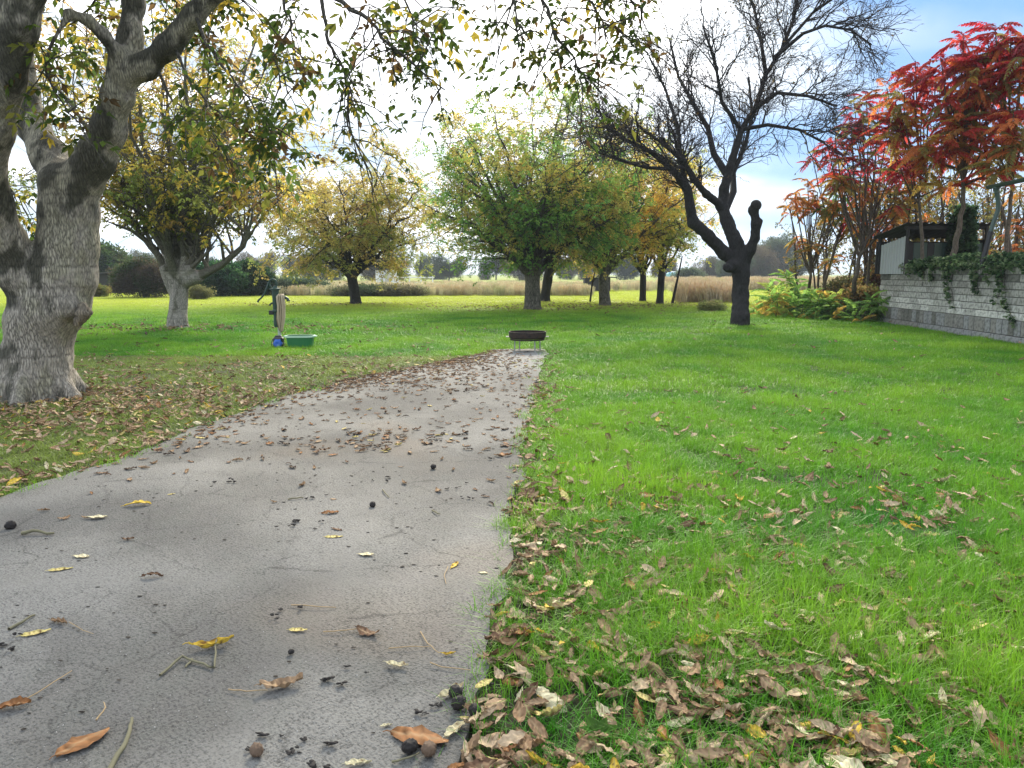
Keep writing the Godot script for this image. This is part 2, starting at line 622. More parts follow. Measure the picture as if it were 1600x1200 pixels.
# ---------------------------------------------------------------- ground and path
func setting() -> void:
	var mb := MB.new()
	# one sheet, finer near the camera
	var xs := [-900.0, -300.0, -120.0, -60.0, -35.0, -20.0]
	for k in 41:
		xs.append(-12.0 + k * 0.6)
	xs.append_array([20.0, 35.0, 60.0, 120.0, 300.0, 900.0])
	var ds := [-60.0, -15.0]
	for k in 60:
		ds.append(-4.0 + k * 0.6)
	ds.append_array([36.0, 45.0, 55.0, 70.0, 90.0, 120.0, 160.0, 220.0, 320.0, 500.0, 900.0, 1500.0])
	var tone := noise(0.12, FastNoiseLite.TYPE_SIMPLEX_SMOOTH, 4, 3)
	for j in ds.size():
		for i in xs.size():
			var col := Color(0.04, 0.055, 0.015).lerp(Color(0.05, 0.042, 0.02), clampf(0.5 + tone.get_noise_2d(xs[i], ds[j]), 0, 1))
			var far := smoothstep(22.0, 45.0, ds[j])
			col = col.lerp(Color(0.42, 0.5, 0.06), far)  # sunlit look of the far lawn painted into the ground colour
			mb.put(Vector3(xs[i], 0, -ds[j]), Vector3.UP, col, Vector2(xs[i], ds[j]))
	for j in ds.size() - 1:
		for i in xs.size() - 1:
			var a: int = j * xs.size() + i
			var b: int = a + xs.size()
			mb.ix.append_array(PackedInt32Array([a, b, a + 1, a + 1, b, b + 1]))
	put_mesh("ground", mb.mesh(M.soil), null, "structure")
	# the concrete path
	var pm := MB.new()
	var stain := noise(0.55, FastNoiseLite.TYPE_SIMPLEX_SMOOTH, 17, 5, 0.8)
	var rust := noise(0.3, FastNoiseLite.TYPE_SIMPLEX_SMOOTH, 27, 3)
	var rows := 240
	var cols := 56
	for j in rows + 1:
		var d := -4.0 + (PATH_END + 4.0) * j / rows
		var l := edge_l(d)
		var r := edge_r(d)
		for i in cols + 1:
			var t := float(i) / cols
			var x := lerpf(l, r, t)
			var dd := d
			if j == rows:
				dd += wob.get_noise_1d(x * 90.0) * 0.1
			var s := stain.get_noise_2d(x, dd * 0.8)
			var q := lerpf(0.15, 0.27, smoothstep(-0.45, 0.45, s))
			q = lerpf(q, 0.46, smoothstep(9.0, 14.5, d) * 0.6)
			var col := Color(q, q * 0.985, q * 0.92)
			col = col.lerp(Color(0.33, 0.25, 0.17), 0.22 * smoothstep(0.2, 0.5, rust.get_noise_2d(x, dd)))
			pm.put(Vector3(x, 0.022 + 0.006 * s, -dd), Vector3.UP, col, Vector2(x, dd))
	for j in rows:
		for i in cols:
			var a := j * (cols + 1) + i
			var b := a + cols + 1
			pm.ix.append_array(PackedInt32Array([a, b, a + 1, a + 1, b, b + 1]))
	pm.smooth()
	# broken edge of the slab going down into the earth
	for side in [0, cols]:
		for j in rows:
			var a: Vector3 = pm.v[j * (cols + 1) + side]
			var b: Vector3 = pm.v[(j + 1) * (cols + 1) + side]
			var dn := Vector3(0, -0.12, 0)
			var cc := Color(0.2, 0.19, 0.18)
			if side == 0:
				pm.quad(b + dn, a + dn, a, b, cc)
			else:
				pm.quad(a + dn, b + dn, b, a, cc)
	for i in cols:
		var a := pm.v[rows * (cols + 1) + i]
		var b := pm.v[rows * (cols + 1) + i + 1]
		pm.quad(b + Vector3(0, -0.12, 0), a + Vector3(0, -0.12, 0), a, b, Color(0.2, 0.19, 0.18))
	put_mesh("path", pm.mesh(M.path), null, "structure")

# ---------------------------------------------------------------- leaf clusters
# compound walnut leaf reaching along +x, leaflets hanging
func compound(mb: MB, p: Vector3, yaw: float, rise: float, ln: float, pairs: int, llen: float, droop: float, col: Color, fine := false) -> void:
	var d := Vector3(cos(yaw), rise, sin(yaw)).normalized()
	var side := d.cross(Vector3.UP).normalized()
	var q := p
	if fine:
		var rp := PackedVector3Array()
		for k in pairs + 2:
			var rt := float(k) / (pairs + 1)
			rp.append(p + d * ln * rt + Vector3.DOWN * droop * rt * rt * ln)
		mb.tube(rp, taper(pairs + 2, 0.003, 0.0015), 3, col * 0.7)
		mb.n.clear()
		mb.uv.clear()
	for k in pairs:
		var t := float(k + 1) / (pairs + 1)
		q = p + d * ln * t + Vector3.DOWN * droop * t * t * ln
		for s in [-1.0, 1.0]:
			var ld: Vector3 = (side * s * rng.randf_range(0.6, 1.0) + d * rng.randf_range(0.2, 0.7) + Vector3.DOWN * rng.randf_range(-0.3, 1.2)).normalized()
			var ls: Vector3 = ld.cross(Vector3(rng.randf_range(-0.7, 0.7), 1, rng.randf_range(-0.7, 0.7))).normalized()
			var c := col * rng.randf_range(0.75, 1.2)
			if fine:
				mb.leaf(q, ld, ls, ls.cross(ld), llen * rng.randf_range(0.75, 1.1), llen * 0.44, c)
			else:
				mb.diamond(q, ld, ls, ls.cross(ld), llen * rng.randf_range(0.75, 1.1), llen * 0.48, c)
	var td := (d + Vector3.DOWN * (droop + 0.3)).normalized()
	var ts := td.cross(Vector3(0.2, 1, 0.3)).normalized()
	if fine:
		q = p + d * ln + Vector3.DOWN * droop * ln
	mb.leaf(q, td, ts, ts.cross(td), llen * 1.2, llen * 0.5, col)

func sprays(cnt: int, leaves: int, pairs: int, llen: float, size: float) -> Array:
	var out := []
	for k in cnt:
		var mb := MB.new()
		for j in leaves:
			var p := Vector3(rng.randf_range(-0.1, 0.25), rng.randf_range(-0.18, 0.18), rng.randf_range(-0.15, 0.15)) * size
			compound(mb, p, rng.randf_range(-1.5, 1.5), rng.randf_range(-0.5, 0.5), size * rng.randf_range(0.7, 1.1), pairs, llen, rng.randf_range(0.3, 1.0), Color(1, 1, 1) * rng.randf_range(0.8, 1.1))
		out.append(mb.mesh(M.leaf))
	return out

# clump of small leaves for bushes and far crowns
func clumps(cnt: int, leaves: int, size: float, llen: float) -> Array:
	var out := []
	for k in cnt:
		var mb := MB.new()
		for j in leaves:
			var p := ball() * size
			var d := (p.normalized() + ball()).normalized()
			var s := d.cross(ball()).normalized()
			mb.diamond(p, d, s, s.cross(d), llen * rng.randf_range(0.7, 1.3), llen * 0.6, Color(1, 1, 1) * rng.randf_range(0.7, 1.25))
		out.append(mb.mesh(M.leaf))
	return out

func pick(pal: Array, t: float) -> Color:
	var f := clampf(t, 0.0, 0.999) * pal.size()
	var c: Color = pal[int(f)]
	return c * rng.randf_range(0.8, 1.2)

func yawed(p: Vector3, yaw: float, s: float, tilt := 0.25) -> Transform3D:
	var b := Basis(Vector3.UP, yaw) * Basis(Vector3(1, 0, 0), rng.randf_range(-tilt, tilt)) * Basis(Vector3(0, 0, 1), rng.randf_range(-tilt, tilt))
	return Transform3D(b.scaled(Vector3.ONE * s), p)

# a spreading broad crowned tree: limbs, branches, twigs and leaf sprays
func crown_tree(t: Node3D, fork: Vector3, tr: float, lean: Vector3, cc: Vector3, cr: Vector3, nl: int, ns: int, nt: int, pal: Array, bm: StandardMaterial3D, ms: Array, hand: Array, sd: int, spray := 1.0, low := -0.55, fill := 1.0) -> void:
	rng.seed = sd
	var wild := FastNoiseLite.new()
	wild.seed = sd
	wild.frequency = 0.9
	var tone := noise(0.45, FastNoiseLite.TYPE_SIMPLEX_SMOOTH, sd + 1, 2)
	# trunk with root flare, joined smoothly to its main forks
	var bones := [[Vector3(0, -0.15, 0), tr * 1.5, lean * 0.06 + Vector3(0, tr * 0.9, 0), tr * 1.08], [lean * 0.06 + Vector3(0, tr * 0.9, 0), tr * 1.08, fork, tr]]
	var limbs := []
	for k in nl + hand.size():
		var pts: PackedVector3Array
		var r0 := tr * rng.randf_range(0.36, 0.55)
		if k < hand.size():
			pts = hand[k][0]
			r0 = hand[k][1]
		else:
			var a := TAU * (k * 0.382 + rng.randf() * 0.1) + sd
			var sy := lerpf(low * 0.7, 0.92, pow(float(k - hand.size() + 0.5) / nl, 0.8))
			var sr := sqrt(maxf(0.02, 1.0 - sy * sy))
			var dir := Vector3(cos(a) * sr, sy, sin(a) * sr)
			var e: Vector3 = cc + dir * cr * 0.88
			var mid := fork + Vector3((e.x - fork.x) * 0.45, maxf(0.5, (e.y - fork.y) * 0.55 + 0.5), (e.z - fork.z) * 0.45)
			pts = bez(fork, mid, e, 9, 0.12)
		limbs.append([pts, r0])
		bones.append([pts[0], r0 * 1.1, pts[1], r0 * 0.92])
	var solid_wood := solid(bones, clampf(tr * 0.14, 0.028, 0.06), tr * 0.25)
	for q in solid_wood.v.size():
		var m := sway.get_noise_3d(solid_wood.v[q].x * 6.0, solid_wood.v[q].y * 3.0, solid_wood.v[q].z * 6.0 + sd)
		solid_wood.v[q] += solid_wood.n[q] * m * tr * 0.12
		solid_wood.c.append(Color(1, 1, 1).lerp(Color(0.42, 0.44, 0.36), smoothstep(0.0, 0.3, m + solid_wood.v[q].y * 0.12 - 0.25)))
	solid_wood.smooth()
	put_mesh("trunk", solid_wood.mesh(bm), t)
	var mb := MB.new()
	var dark := Color(0.5, 0.5, 0.45)
	var xf := []
	var cols := PackedColorArray()
	var tw := MB.new()
	for L in limbs:
		var pts: PackedVector3Array = L[0]
		mb.tube(pts, taper(pts.size(), L[1], 0.014, 0.7), 7, dark, 0.12)
		for s in ns:
			var at := rng.randf_range(0.16, 1.0)
			var p := along(pts, at)
			var dir := (p - cc) / cr + ball() * 0.75
			dir.y = maxf(dir.y, low)
			var rad := 1.0 + wild.get_noise_3d(dir.x * 1.6, dir.y * 1.6, dir.z * 1.6) * 0.28
			if dir.length() > rad * 0.97:
				dir = dir.normalized() * rad * rng.randf_range(0.7, 1.0)
			var e: Vector3 = cc + dir * cr
			if p.distance_to(e) > 3.4:
				e = p + (e - p).normalized() * 3.4
			var sub := bez(p, p.lerp(e, 0.5) + Vector3(0, 0.35, 0) + ball() * 0.3, e, 5, 0.07)
			mb.tube(sub, taper(6, maxf(0.016, L[1] * 0.35 * (1.1 - at)), 0.007), 4, dark)
			for w in nt:
				var tp := along(sub, rng.randf_range(0.25, 1.0))
				var td := ((tp - cc) / cr * 0.6 + ball() + Vector3(0, 0.15, 0)).normalized()
				var te := tp + td * rng.randf_range(0.35, 0.95)
				tw.tube(PackedVector3Array([tp, tp.lerp(te, 0.5) + ball() * 0.06, te]), PackedFloat32Array([0.007, 0.005, 0.003]), 3, Color(1, 1, 1))
				for g in 2:
					if rng.randf() > fill:
						continue
					var sp := tp.lerp(te, 0.55 + 0.45 * g)
					if sp.y < fork.y + 1.5 and Vector2(sp.x, sp.z).length() < 1.0 + cr.x * 0.16:
						continue
					var tt := 0.5 + tone.get_noise_3d(sp.x, sp.y, sp.z) * 0.9 + (sp.y - cc.y) / cr.y * 0.22 + rng.randf_range(-0.3, 0.3)
					xf.append(yawed(sp, rng.randf() * TAU, rng.randf_range(0.75, 1.15) * spray))
					cols.append(pick(pal, tt) * 1.3)
	put_mesh("branches", mb.mesh(bm), t)
	put_mesh("twigs", tw.mesh(M.twig), t, "stuff")
	put_variants("foliage", ms, xf, cols, t)

# ---------------------------------------------------------------- far off
func bush(called: String, label: String, category: String, at: Vector3, r: Vector3, cnt: int, pal: Array, ms: Array, sd: int, spray := 1.0, group := "", stems := 7) -> void:
	rng.seed = sd
	var t := thing(called, label, category, at, group)
	var wild := noise(1.3, FastNoiseLite.TYPE_SIMPLEX_SMOOTH, sd, 3)
	var tone := noise(0.9 / r.x, FastNoiseLite.TYPE_SIMPLEX_SMOOTH, sd + 5, 2)
	var mb := MB.new()
	for k in stems:
		var e := Vector3(rng.randf_range(-0.7, 0.7) * r.x, r.y * rng.randf_range(0.9, 1.6), rng.randf_range(-0.7, 0.7) * r.z)
		mb.tube(bez(Vector3(e.x * 0.2, -0.05, e.z * 0.2), Vector3(e.x * 0.4, e.y * 0.6, e.z * 0.4), e, 5, 0.05), taper(6, 0.03 + r.y * 0.03, 0.01), 5, Color(0.6, 0.6, 0.55))
	put_mesh("stems", mb.mesh(M.far_bark), t)
	var xf := []
	var cols := PackedColorArray()
	for k in cnt:
		var d := ball().normalized()
		if d.y < -0.75:
			d.y = -d.y
		var rad := (1.0 + wild.get_noise_3d(d.x, d.y, d.z) * 0.5) * pow(rng.randf(), 0.3)
		var p := Vector3(0, r.y, 0) + d * r * rad
		p.y = maxf(p.y, 0.08)
		xf.append(yawed(p, rng.randf() * TAU, rng.randf_range(0.7, 1.25) * spray, 1.2))
		cols.append(pick(pal, 0.5 + tone.get_noise_3d(p.x, p.y, p.z) * 0.9 + rng.randf_range(-0.25, 0.25)))
	put_variants("foliage", ms, xf, cols, t)

func far_tree(label: String, at: Vector3, h: float, w: float, pal: Array, ms: Array, sd: int) -> void:
	rng.seed = sd
	var t := thing("far_tree", label, "tree", at, "trees along the far edge of the fields")
	var mb := MB.new()
	var top := Vector3(rng.randf_range(-0.3, 0.3), h * 0.6, 0)
	mb.tube(bez(Vector3.ZERO, Vector3(0.1, h * 0.3, 0), top, 4), taper(5, h * 0.035, h * 0.012), 6, Color(0.6, 0.6, 0.6))
	put_mesh("trunk", mb.mesh(M.far_bark), t)
	var lobes := []
	for k in 9:
		lobes.append([Vector3(rng.randf_range(-0.6, 0.6) * w, h * rng.randf_range(0.25, 0.8), rng.randf_range(-0.5, 0.5) * w), rng.randf_range(0.28, 0.5) * w])
	var bl := MB.new()
	for L in lobes:
		bl.tube(bez(Vector3(0, h * 0.25, 0), Vector3(L[0].x * 0.3, L[0].y * 0.8, L[0].z * 0.3), L[0], 4), taper(5, h * 0.016, h * 0.004), 4, Color(0.6, 0.6, 0.6))
	put_mesh("limbs", bl.mesh(M.far_bark), t)
	var xf := []
	var cols := PackedColorArray()
	for k in 620:
		var L: Array = lobes[k % lobes.size()]
		var p: Vector3 = L[0] + ball().normalized() * L[1] * pow(rng.randf(), 0.3)
		p.y = maxf(p.y, 0.3)
		xf.append(yawed(p, rng.randf() * TAU, h * 0.1 * rng.randf_range(0.7, 1.2), 1.5))
		cols.append(pick(pal, float(k % lobes.size()) / lobes.size() * 0.6 + rng.randf() * 0.4))
	put_variants("crown", ms, xf, cols, t)

func backdrop() -> void:
	rng.seed = 99
	var cl := clumps(4, 46, 0.42, 0.17)
	var big := clumps(3, 60, 1.0, 0.34)
	var small := clumps(3, 40, 0.3, 0.1)
	var evergreen := [Color(0.025, 0.075, 0.035), Color(0.04, 0.11, 0.045), Color(0.07, 0.15, 0.05)]
	var hazy := [Color(0.05, 0.075, 0.045), Color(0.07, 0.1, 0.05), Color(0.1, 0.12, 0.055)]
	var brown := [Color(0.09, 0.07, 0.045), Color(0.12, 0.1, 0.05), Color(0.08, 0.1, 0.04)]
	# hedge bushes beyond the lawn on the left
	bush("evergreen_bush", "tall dark evergreen bush left of the water pump, at the lawn's far edge", "bush", Vector3(-19.782, 0, -52.489), Vector3(1.8, 1.0, 1.6), 1300, evergreen, cl, 301, 0.9)
	bush("evergreen_bush", "dark evergreen bush with paler tips touching the bramble heap, right of its taller neighbour", "bush", Vector3(-18.217, 0, -54.045), Vector3(1.4, 1.0, 1.5), 1000, [Color(0.02, 0.055, 0.025), Color(0.05, 0.1, 0.03), Color(0.09, 0.13, 0.04)], cl, 302, 0.9)
	bush("brown_bush", "round brownish leafless looking bush between the dark hut and second walnut tree", "bush", Vector3(-23.601, 0, -49.628), Vector3(1.9, 1.15, 1.5), 1300, [Color(0.075, 0.06, 0.045), Color(0.1, 0.085, 0.05), Color(0.05, 0.075, 0.03)], small, 303, 1.0)
	bush("bramble_heap", "low grey green bramble heap behind the water pump", "bramble", Vector3(-15.589, 0, -55.697), Vector3(2.6, 0.5, 1.4), 900, [Color(0.06, 0.1, 0.06), Color(0.1, 0.14, 0.08), Color(0.15, 0.17, 0.09)], small, 304, 1.0)
	bush("bramble_heap", "long low bramble strip in front of the reeds, behind the spreading brown tree", "bramble", Vector3(-9.13, 0, -52.489), Vector3(3.2, 0.28, 1.0), 700, [Color(0.07, 0.1, 0.05), Color(0.13, 0.14, 0.07), Color(0.18, 0.17, 0.1)], small, 305, 1.0)
	bush("hedge_tree", "green leafy tree crown above the dark hut at the left", "tree", Vector3(-41.926, 0, -76.792), Vector3(3.6, 2.0, 2.5), 1100, [Color(0.03, 0.07, 0.02), Color(0.06, 0.11, 0.03), Color(0.1, 0.12, 0.04)], cl, 306, 1.5)
	bush("yellow_shrub", "small yellowish shrub in front of the dark hut", "shrub", Vector3(-27.471, 0, -51.019), Vector3(0.8, 0.35, 0.6), 200, [Color(0.25, 0.2, 0.05), Color(0.12, 0.15, 0.04)], small, 307, 0.8)
	bush("round_shrub", "small grey green shrub standing alone in the far field", "shrub", Vector3(28.054, 0, -123.451), Vector3(2.2, 1.0, 1.6), 300, [Color(0.09, 0.13, 0.08), Color(0.13, 0.17, 0.1)], cl, 308, 1.2)
	bush("weed_mound", "low mound of weeds in the tall dry grass beyond the bare tree", "weeds", Vector3(8.224, 0, -31.536), Vector3(0.6, 0.16, 0.4), 130, [Color(0.25, 0.3, 0.1), Color(0.38, 0.36, 0.17)], small, 309, 0.5, "", 3)
	bush("weed_mound", "dry weed tuft at the foot of the evergreen bush left of the pump", "weeds", Vector3(-18.555, 0, -45.877), Vector3(0.7, 0.35, 0.4), 120, [Color(0.2, 0.2, 0.08), Color(0.12, 0.13, 0.05)], small, 310, 0.8, "", 5)
	# dark hut
	var hut := thing("dark_hut", "low black timber hut half hidden under leaves at the far left", "hut", Vector3(-31.977, 0, -61.316))
	var hb := MB.new()
	hb.box(Basis(), Vector3(0, 0.75, 0), Vector3(3.4, 1.5, 2.4), 0.01, Color.WHITE)
	put_mesh("wall", hb.mesh(M.dark_wood), hut)
	hb = MB.new()
	hb.box(Basis(Vector3(0, 0, 1), 0.04), Vector3(0, 1.58, 0.1), Vector3(3.9, 0.1, 3.0), 0.01, Color.WHITE)
	put_mesh("roof", hb.mesh(M.dark_roof), hut)
	for x in [-1.7, -0.4, 0.9]:
		hb = MB.new()
		hb.box(Basis(), Vector3(x, 0.75, 1.35), Vector3(0.09, 1.5, 0.09), 0.008, Color.WHITE)
		put_mesh("post", hb.mesh(M.dark_wood), hut)
	# white hut and rail fence in the reeds
	hut = thing("white_hut", "small white flat roofed hut seen between trunks above the reeds", "hut", Vector3(-12.996, 0, -80.162))
	hb = MB.new()
	hb.box(Basis(), Vector3(0, 0.95, 0), Vector3(1.9, 1.9, 1.8), 0.02, Color.WHITE)
	put_mesh("wall", hb.mesh(M.white_paint), hut)
	hb = MB.new()
	hb.box(Basis(), Vector3(0, 1.97, 0), Vector3(2.2, 0.13, 2.1), 0.02, Color.WHITE)
	put_mesh("roof", hb.mesh(M.dark_roof), hut)
	hb = MB.new()
	hb.box(Basis(), Vector3(0.3, 0.85, 0.92), Vector3(0.6, 1.4, 0.05), 0.01, Color.WHITE)
	put_mesh("door", hb.mesh(M.plaster), hut)
	var fe := thing("rail_fence", "pale two rail fence beside the white hut", "fence", Vector3(-10.609, 0, -80.162))
	for k in 5:
		hb = MB.new()
		hb.box(Basis(), Vector3(-2.4 + k * 1.2, 0.65, 0), Vector3(0.12, 1.3, 0.12), 0.01, Color.WHITE)
		put_mesh("post", hb.mesh(M.white_paint), fe)
	for y in [0.6, 1.15]:
		hb = MB.new()
		hb.box(Basis(), Vector3(0, y, 0.08), Vector3(5.2, 0.12, 0.05), 0.01, Color.WHITE)
		put_mesh("rail", hb.mesh(M.white_paint), fe)
	# dark lean-to behind the third trunk and the pale blue sheeted stack in the far field
	hut = thing("dark_shelter", "dark low shelter behind the leaning forked trunk of the small crowned tree", "shelter", Vector3(7.448, 0, -68.189))
	hb = MB.new()
	hb.box(Basis(), Vector3(0, 0.6, 0), Vector3(2.2, 1.2, 1.8), 0.01, Color.WHITE)
	put_mesh("wall", hb.mesh(M.dark_wood), hut)
	hb = MB.new()
	hb.box(Basis(Vector3(0, 0, 1), -0.05), Vector3(0.2, 1.27, 0), Vector3(2.9, 0.09, 2.3), 0.01, Color.WHITE)
	put_mesh("roof", hb.mesh(M.dark_roof), hut)
	hut = thing("covered_stack", "pale blue sheeted stack far off behind the leaning pole", "stack", Vector3(30.297, 0, -142.693))
	hb = MB.new()
	hb.box(Basis(), Vector3(0, 0.9, 0), Vector3(3.6, 1.8, 2.0), 0.25, Color.WHITE)
	put_mesh("sheet", hb.mesh(M.blue_sheet), hut)
	hb = MB.new()
	hb.box(Basis(), Vector3(0.2, 1.85, 0), Vector3(2.4, 0.3, 1.5), 0.1, Color.WHITE)
	put_mesh("top_sheet", hb.mesh(M.white_paint), hut)
	# woods along the horizon
	var lab := ["distant green tree in the woods past the fields", "distant brownish tree in the woods past the fields"]
	var spots := []
	var x := -190.0
	while x < 190.0:
		spots.append([x + rng.randf_range(-4, 4), rng.randf_range(170, 215), rng.randf_range(5.0, 8.0), int(rng.randf() < 0.35)])
		x += rng.randf_range(7, 11)
	var k := 0
	for s in spots:
		k += 1
		if absf(s[0] - 70.0) < 9.0:
			continue
		far_tree(lab[s[3]], Vector3(s[0], 0, -s[1]), s[2], s[2] * 0.85, hazy if s[3] == 0 else brown, big, 400 + k)
	far_tree("tall round headed green tree rising from the far woods, right of the bare tree", Vector3(66.5, 0, -190), 10.0, 7.6, hazy, big, 391)
	far_tree("grey brown tree left of the round headed green tree in far woods", Vector3(57, 0, -185), 7.6, 6.6, brown, big, 392)
	far_tree("bushy tree beside the bare tree's left side, far across the field", Vector3(48, 0, -165), 5.6, 5.0, hazy, big, 393)
	# tall straw coloured reeds and dry grass: nobody could count the stalks
	var reed := []
	for j in 3:
		var mb := MB.new()
		for q in 26:
			var p := Vector3(rng.randf_range(-0.35, 0.35), 0, rng.randf_range(-0.3, 0.3))
			var tip := p + Vector3(rng.randf_range(-0.2, 0.2), rng.randf_range(0.7, 1.15), rng.randf_range(-0.15, 0.15))
			var s := Vector3(rng.randf_range(0.5, 1), 0, rng.randf_range(-1, 1)).normalized()
			mb.diamond(p, (tip - p).normalized(), s, s.cross(Vector3.UP), (tip - p).length(), 0.028, Color(1, 1, 1) * rng.randf_range(0.7, 1.2))
			mb.diamond(p.lerp(tip, 0.5), (tip - p + Vector3(rng.randf_range(-0.7, 0.7), -0.2, 0)).normalized(), s, Vector3.UP, 0.45, 0.05, Color(1, 1, 1) * rng.randf_range(0.8, 1.2))
			mb.diamond(p.lerp(tip, 0.85), (tip - p).normalized(), s, s.cross(Vector3.UP), 0.25, 0.07, Color(1.1, 0.95, 0.85) * rng.randf_range(0.8, 1.2))
		reed.append(mb.mesh(M.straw))
	var straw := [Color(0.62, 0.52, 0.34), Color(0.68, 0.6, 0.41), Color(0.72, 0.66, 0.46), Color(0.56, 0.56, 0.32)]
	var belts := [
		["reed_belt", "belt of straw coloured reeds across the far edge of the lawn", "reeds", -16.0, 5.6, 53.0, 66.0, 1700, 0.62],
		["pale_grass_field", "pale dry meadow grass behind the reeds and bramble heaps", "dry grass", -30.0, 16.0, 66.0, 95.0, 1600, 0.62],
		["maize_strip", "brown standing crop along the far field, right of the bare tree", "crop", 17.0, 60.0, 70.0, 92.0, 1500, 1.0],
		["tall_dry_grass", "pinkish dry tall grass patch at the lawn's end left of bare tree", "dry grass", 9.0, 14.0, 40.0, 52.0, 420, 0.85]]
	for b in belts:
		var xf := []
		var cols := PackedColorArray()
		var tn := noise(0.25, FastNoiseLite.TYPE_SIMPLEX_SMOOTH, 77, 2)
		for q in b[7]:
			var p := Vector3(rng.randf_range(b[3], b[4]), 0, -rng.randf_range(b[5], b[6]))
			if b[0] == "tall_dry_grass":
				p.x = 8.6 + (-p.z - 40.0) * 0.22 + rng.randf_range(0.0, 3.2)
				if p.x < 10.0 and rng.randf() < 0.5:
					continue
			xf.append(yawed(p, rng.randf() * TAU, b[8] * rng.randf_range(0.75, 1.15), 0.1))
			var cc := pick(straw, 0.5 + tn.get_noise_2d(p.x, p.z) + rng.randf_range(-0.3, 0.3))
			if b[0] == "tall_dry_grass":
				cc = cc.lerp(Color(0.62, 0.5, 0.4), 0.6)
			elif b[0] == "maize_strip":
				cc = cc.lerp(Color(0.6, 0.47, 0.34), 0.5)
			cols.append(cc)
		var h := thing(b[0], b[1], b[2])
		h.set_meta("kind", "stuff")
		put_variants("stalks", reed, xf, cols, h)

# ---------------------------------------------------------------- trees
func trees() -> void:
	rng.seed = 5
	var ws := sprays(6, 3, 3, 0.125, 0.34)
	var base := Vector3.ZERO
	var mixed := [Color(0.2, 0.25, 0.06), Color(0.32, 0.33, 0.075), Color(0.5, 0.4, 0.08), Color(0.62, 0.48, 0.09), Color(0.36, 0.24, 0.08)]
	var rusty := [Color(0.24, 0.29, 0.08), Color(0.34, 0.34, 0.09), Color(0.46, 0.39, 0.11), Color(0.4, 0.3, 0.11), Color(0.52, 0.44, 0.12)]
	var green := [Color(0.145, 0.319, 0.0725), Color(0.203, 0.362, 0.0798), Color(0.304, 0.406, 0.0943), Color(0.42, 0.42, 0.102), Color(0.522, 0.42, 0.109)]
	var gold := [Color(0.294, 0.364, 0.084), Color(0.462, 0.448, 0.098), Color(0.63, 0.504, 0.112), Color(0.7, 0.476, 0.112)]
	old_walnut()
	# second walnut on the left, pale forked trunk
	base = Vector3(-9.322, 0, -21.433)
	var t := thing("walnut_tree", "pale forked walnut tree behind the big old trunk, yellowing leaves", "tree", base, "walnut trees on the lawn")
	var hand := []
	for L in [
		[[[Vector3(-9.232, 1.29, -21.7), 0.235], [Vector3(-8.694, 1.432, -21.5), 0.161], [Vector3(-7.945, 1.727, -21.2), 0.141], [Vector3(-7.205, 2.233, -20.9), 0.104], [Vector3(-6.85, 2.885, -20.6), 0.069], [Vector3(-6.73, 3.279, -20.4), 0.034]]],
		[[[Vector3(-9.285, 1.29, -21.7), 0.235], [Vector3(-9.381, 2.176, -21.8), 0.164], [Vector3(-9.43, 3.235, -21.9), 0.128], [Vector3(-9.512, 4.476, -22.1), 0.092], [Vector3(-9.607, 6.063, -22.3), 0.074], [Vector3(-9.677, 7.476, -22.5), 0.037]]],
		[[[Vector3(-9.478, 1.076, -21.7), 0.217], [Vector3(-9.648, 1.644, -21.6), 0.162], [Vector3(-9.836, 2.25, -21.4), 0.125], [Vector3(-10.226, 2.659, -21), 0.087], [Vector3(-10.687, 2.885, -20.6), 0.052]]],
		[[[Vector3(-9.321, 1.29, -21.7), 0.181], [Vector3(-9.267, 2.099, -22.2), 0.13], [Vector3(-9.215, 3.124, -22.8), 0.095], [Vector3(-8.897, 4.651, -23.4), 0.078], [Vector3(-8.605, 5.819, -23.8), 0.04]]],
		[[[Vector3(-9.229, 1.325, -21.7), 0.163], [Vector3(-8.853, 1.642, -21.4), 0.089], [Vector3(-8.362, 1.983, -21.1), 0.07], [Vector3(-7.977, 2.233, -20.9), 0.035]]]]:
		var pts := PackedVector3Array()
		for q in L[0]:
			pts.append(q[0] - base)
		hand.append([pts, L[0][0][1] * 0.8])
	crown_tree(t, Vector3(-9.332, 1.112, -21.7) - base, 0.235, Vector3(0.05, 0, 0), Vector3(0.1, 5.9, 0.1), Vector3(4.3, 4.5, 4.0), 14, 19, 7, mixed, M.walnut_bark, ws, hand, 51, 0.85, -0.45, 0.48)
	# spreading brown tree
	base = Vector3(-7.891, 0, -38.99)
	t = thing("spreading_tree", "wide low crowned tree with rusty brown leaves behind the water pump", "tree", base, "walnut trees on the lawn")
	crown_tree(t, Vector3(-0.15, 1.25, 0), 0.25, Vector3(-0.1, 0, 0), Vector3(0.0, 4.2, 0), Vector3(5.5, 4.0, 5.0), 17, 16, 8, rusty, M.cherry_bark, ws, [], 61, 0.95, -0.66, 0.95)
	# big central tree and the dark trunk behind it
	base = Vector3(0.868, 0, -32.673)
	t = thing("walnut_tree", "largest dense green tree in the middle of the lawn, behind the fire bowl", "tree", base, "walnut trees on the lawn")
	crown_tree(t, Vector3(0.0, 1.35, 0), 0.31, Vector3(0.05, 0, 0), Vector3(0.0, 5.0, 0), Vector3(5.3, 4.5, 4.8), 24, 20, 9, green, M.far_bark, ws, [], 71, 0.86, -0.66, 0.78)
	base = Vector3(1.803, 0, -42.65)
	t = thing("walnut_tree", "dark trunked tree right behind the big central tree's trunk", "tree", base, "walnut trees on the lawn")
	crown_tree(t, Vector3(0.2, 1.4, 0), 0.25, Vector3(0.2, 0, 0), Vector3(0.6, 4.5, -0.6), Vector3(4.4, 3.8, 3.6), 9, 10, 6, rusty, M.cherry_bark, ws, [], 81, 1.0, -0.6, 0.65)
	base = Vector3(4.407, 0, -36.631)
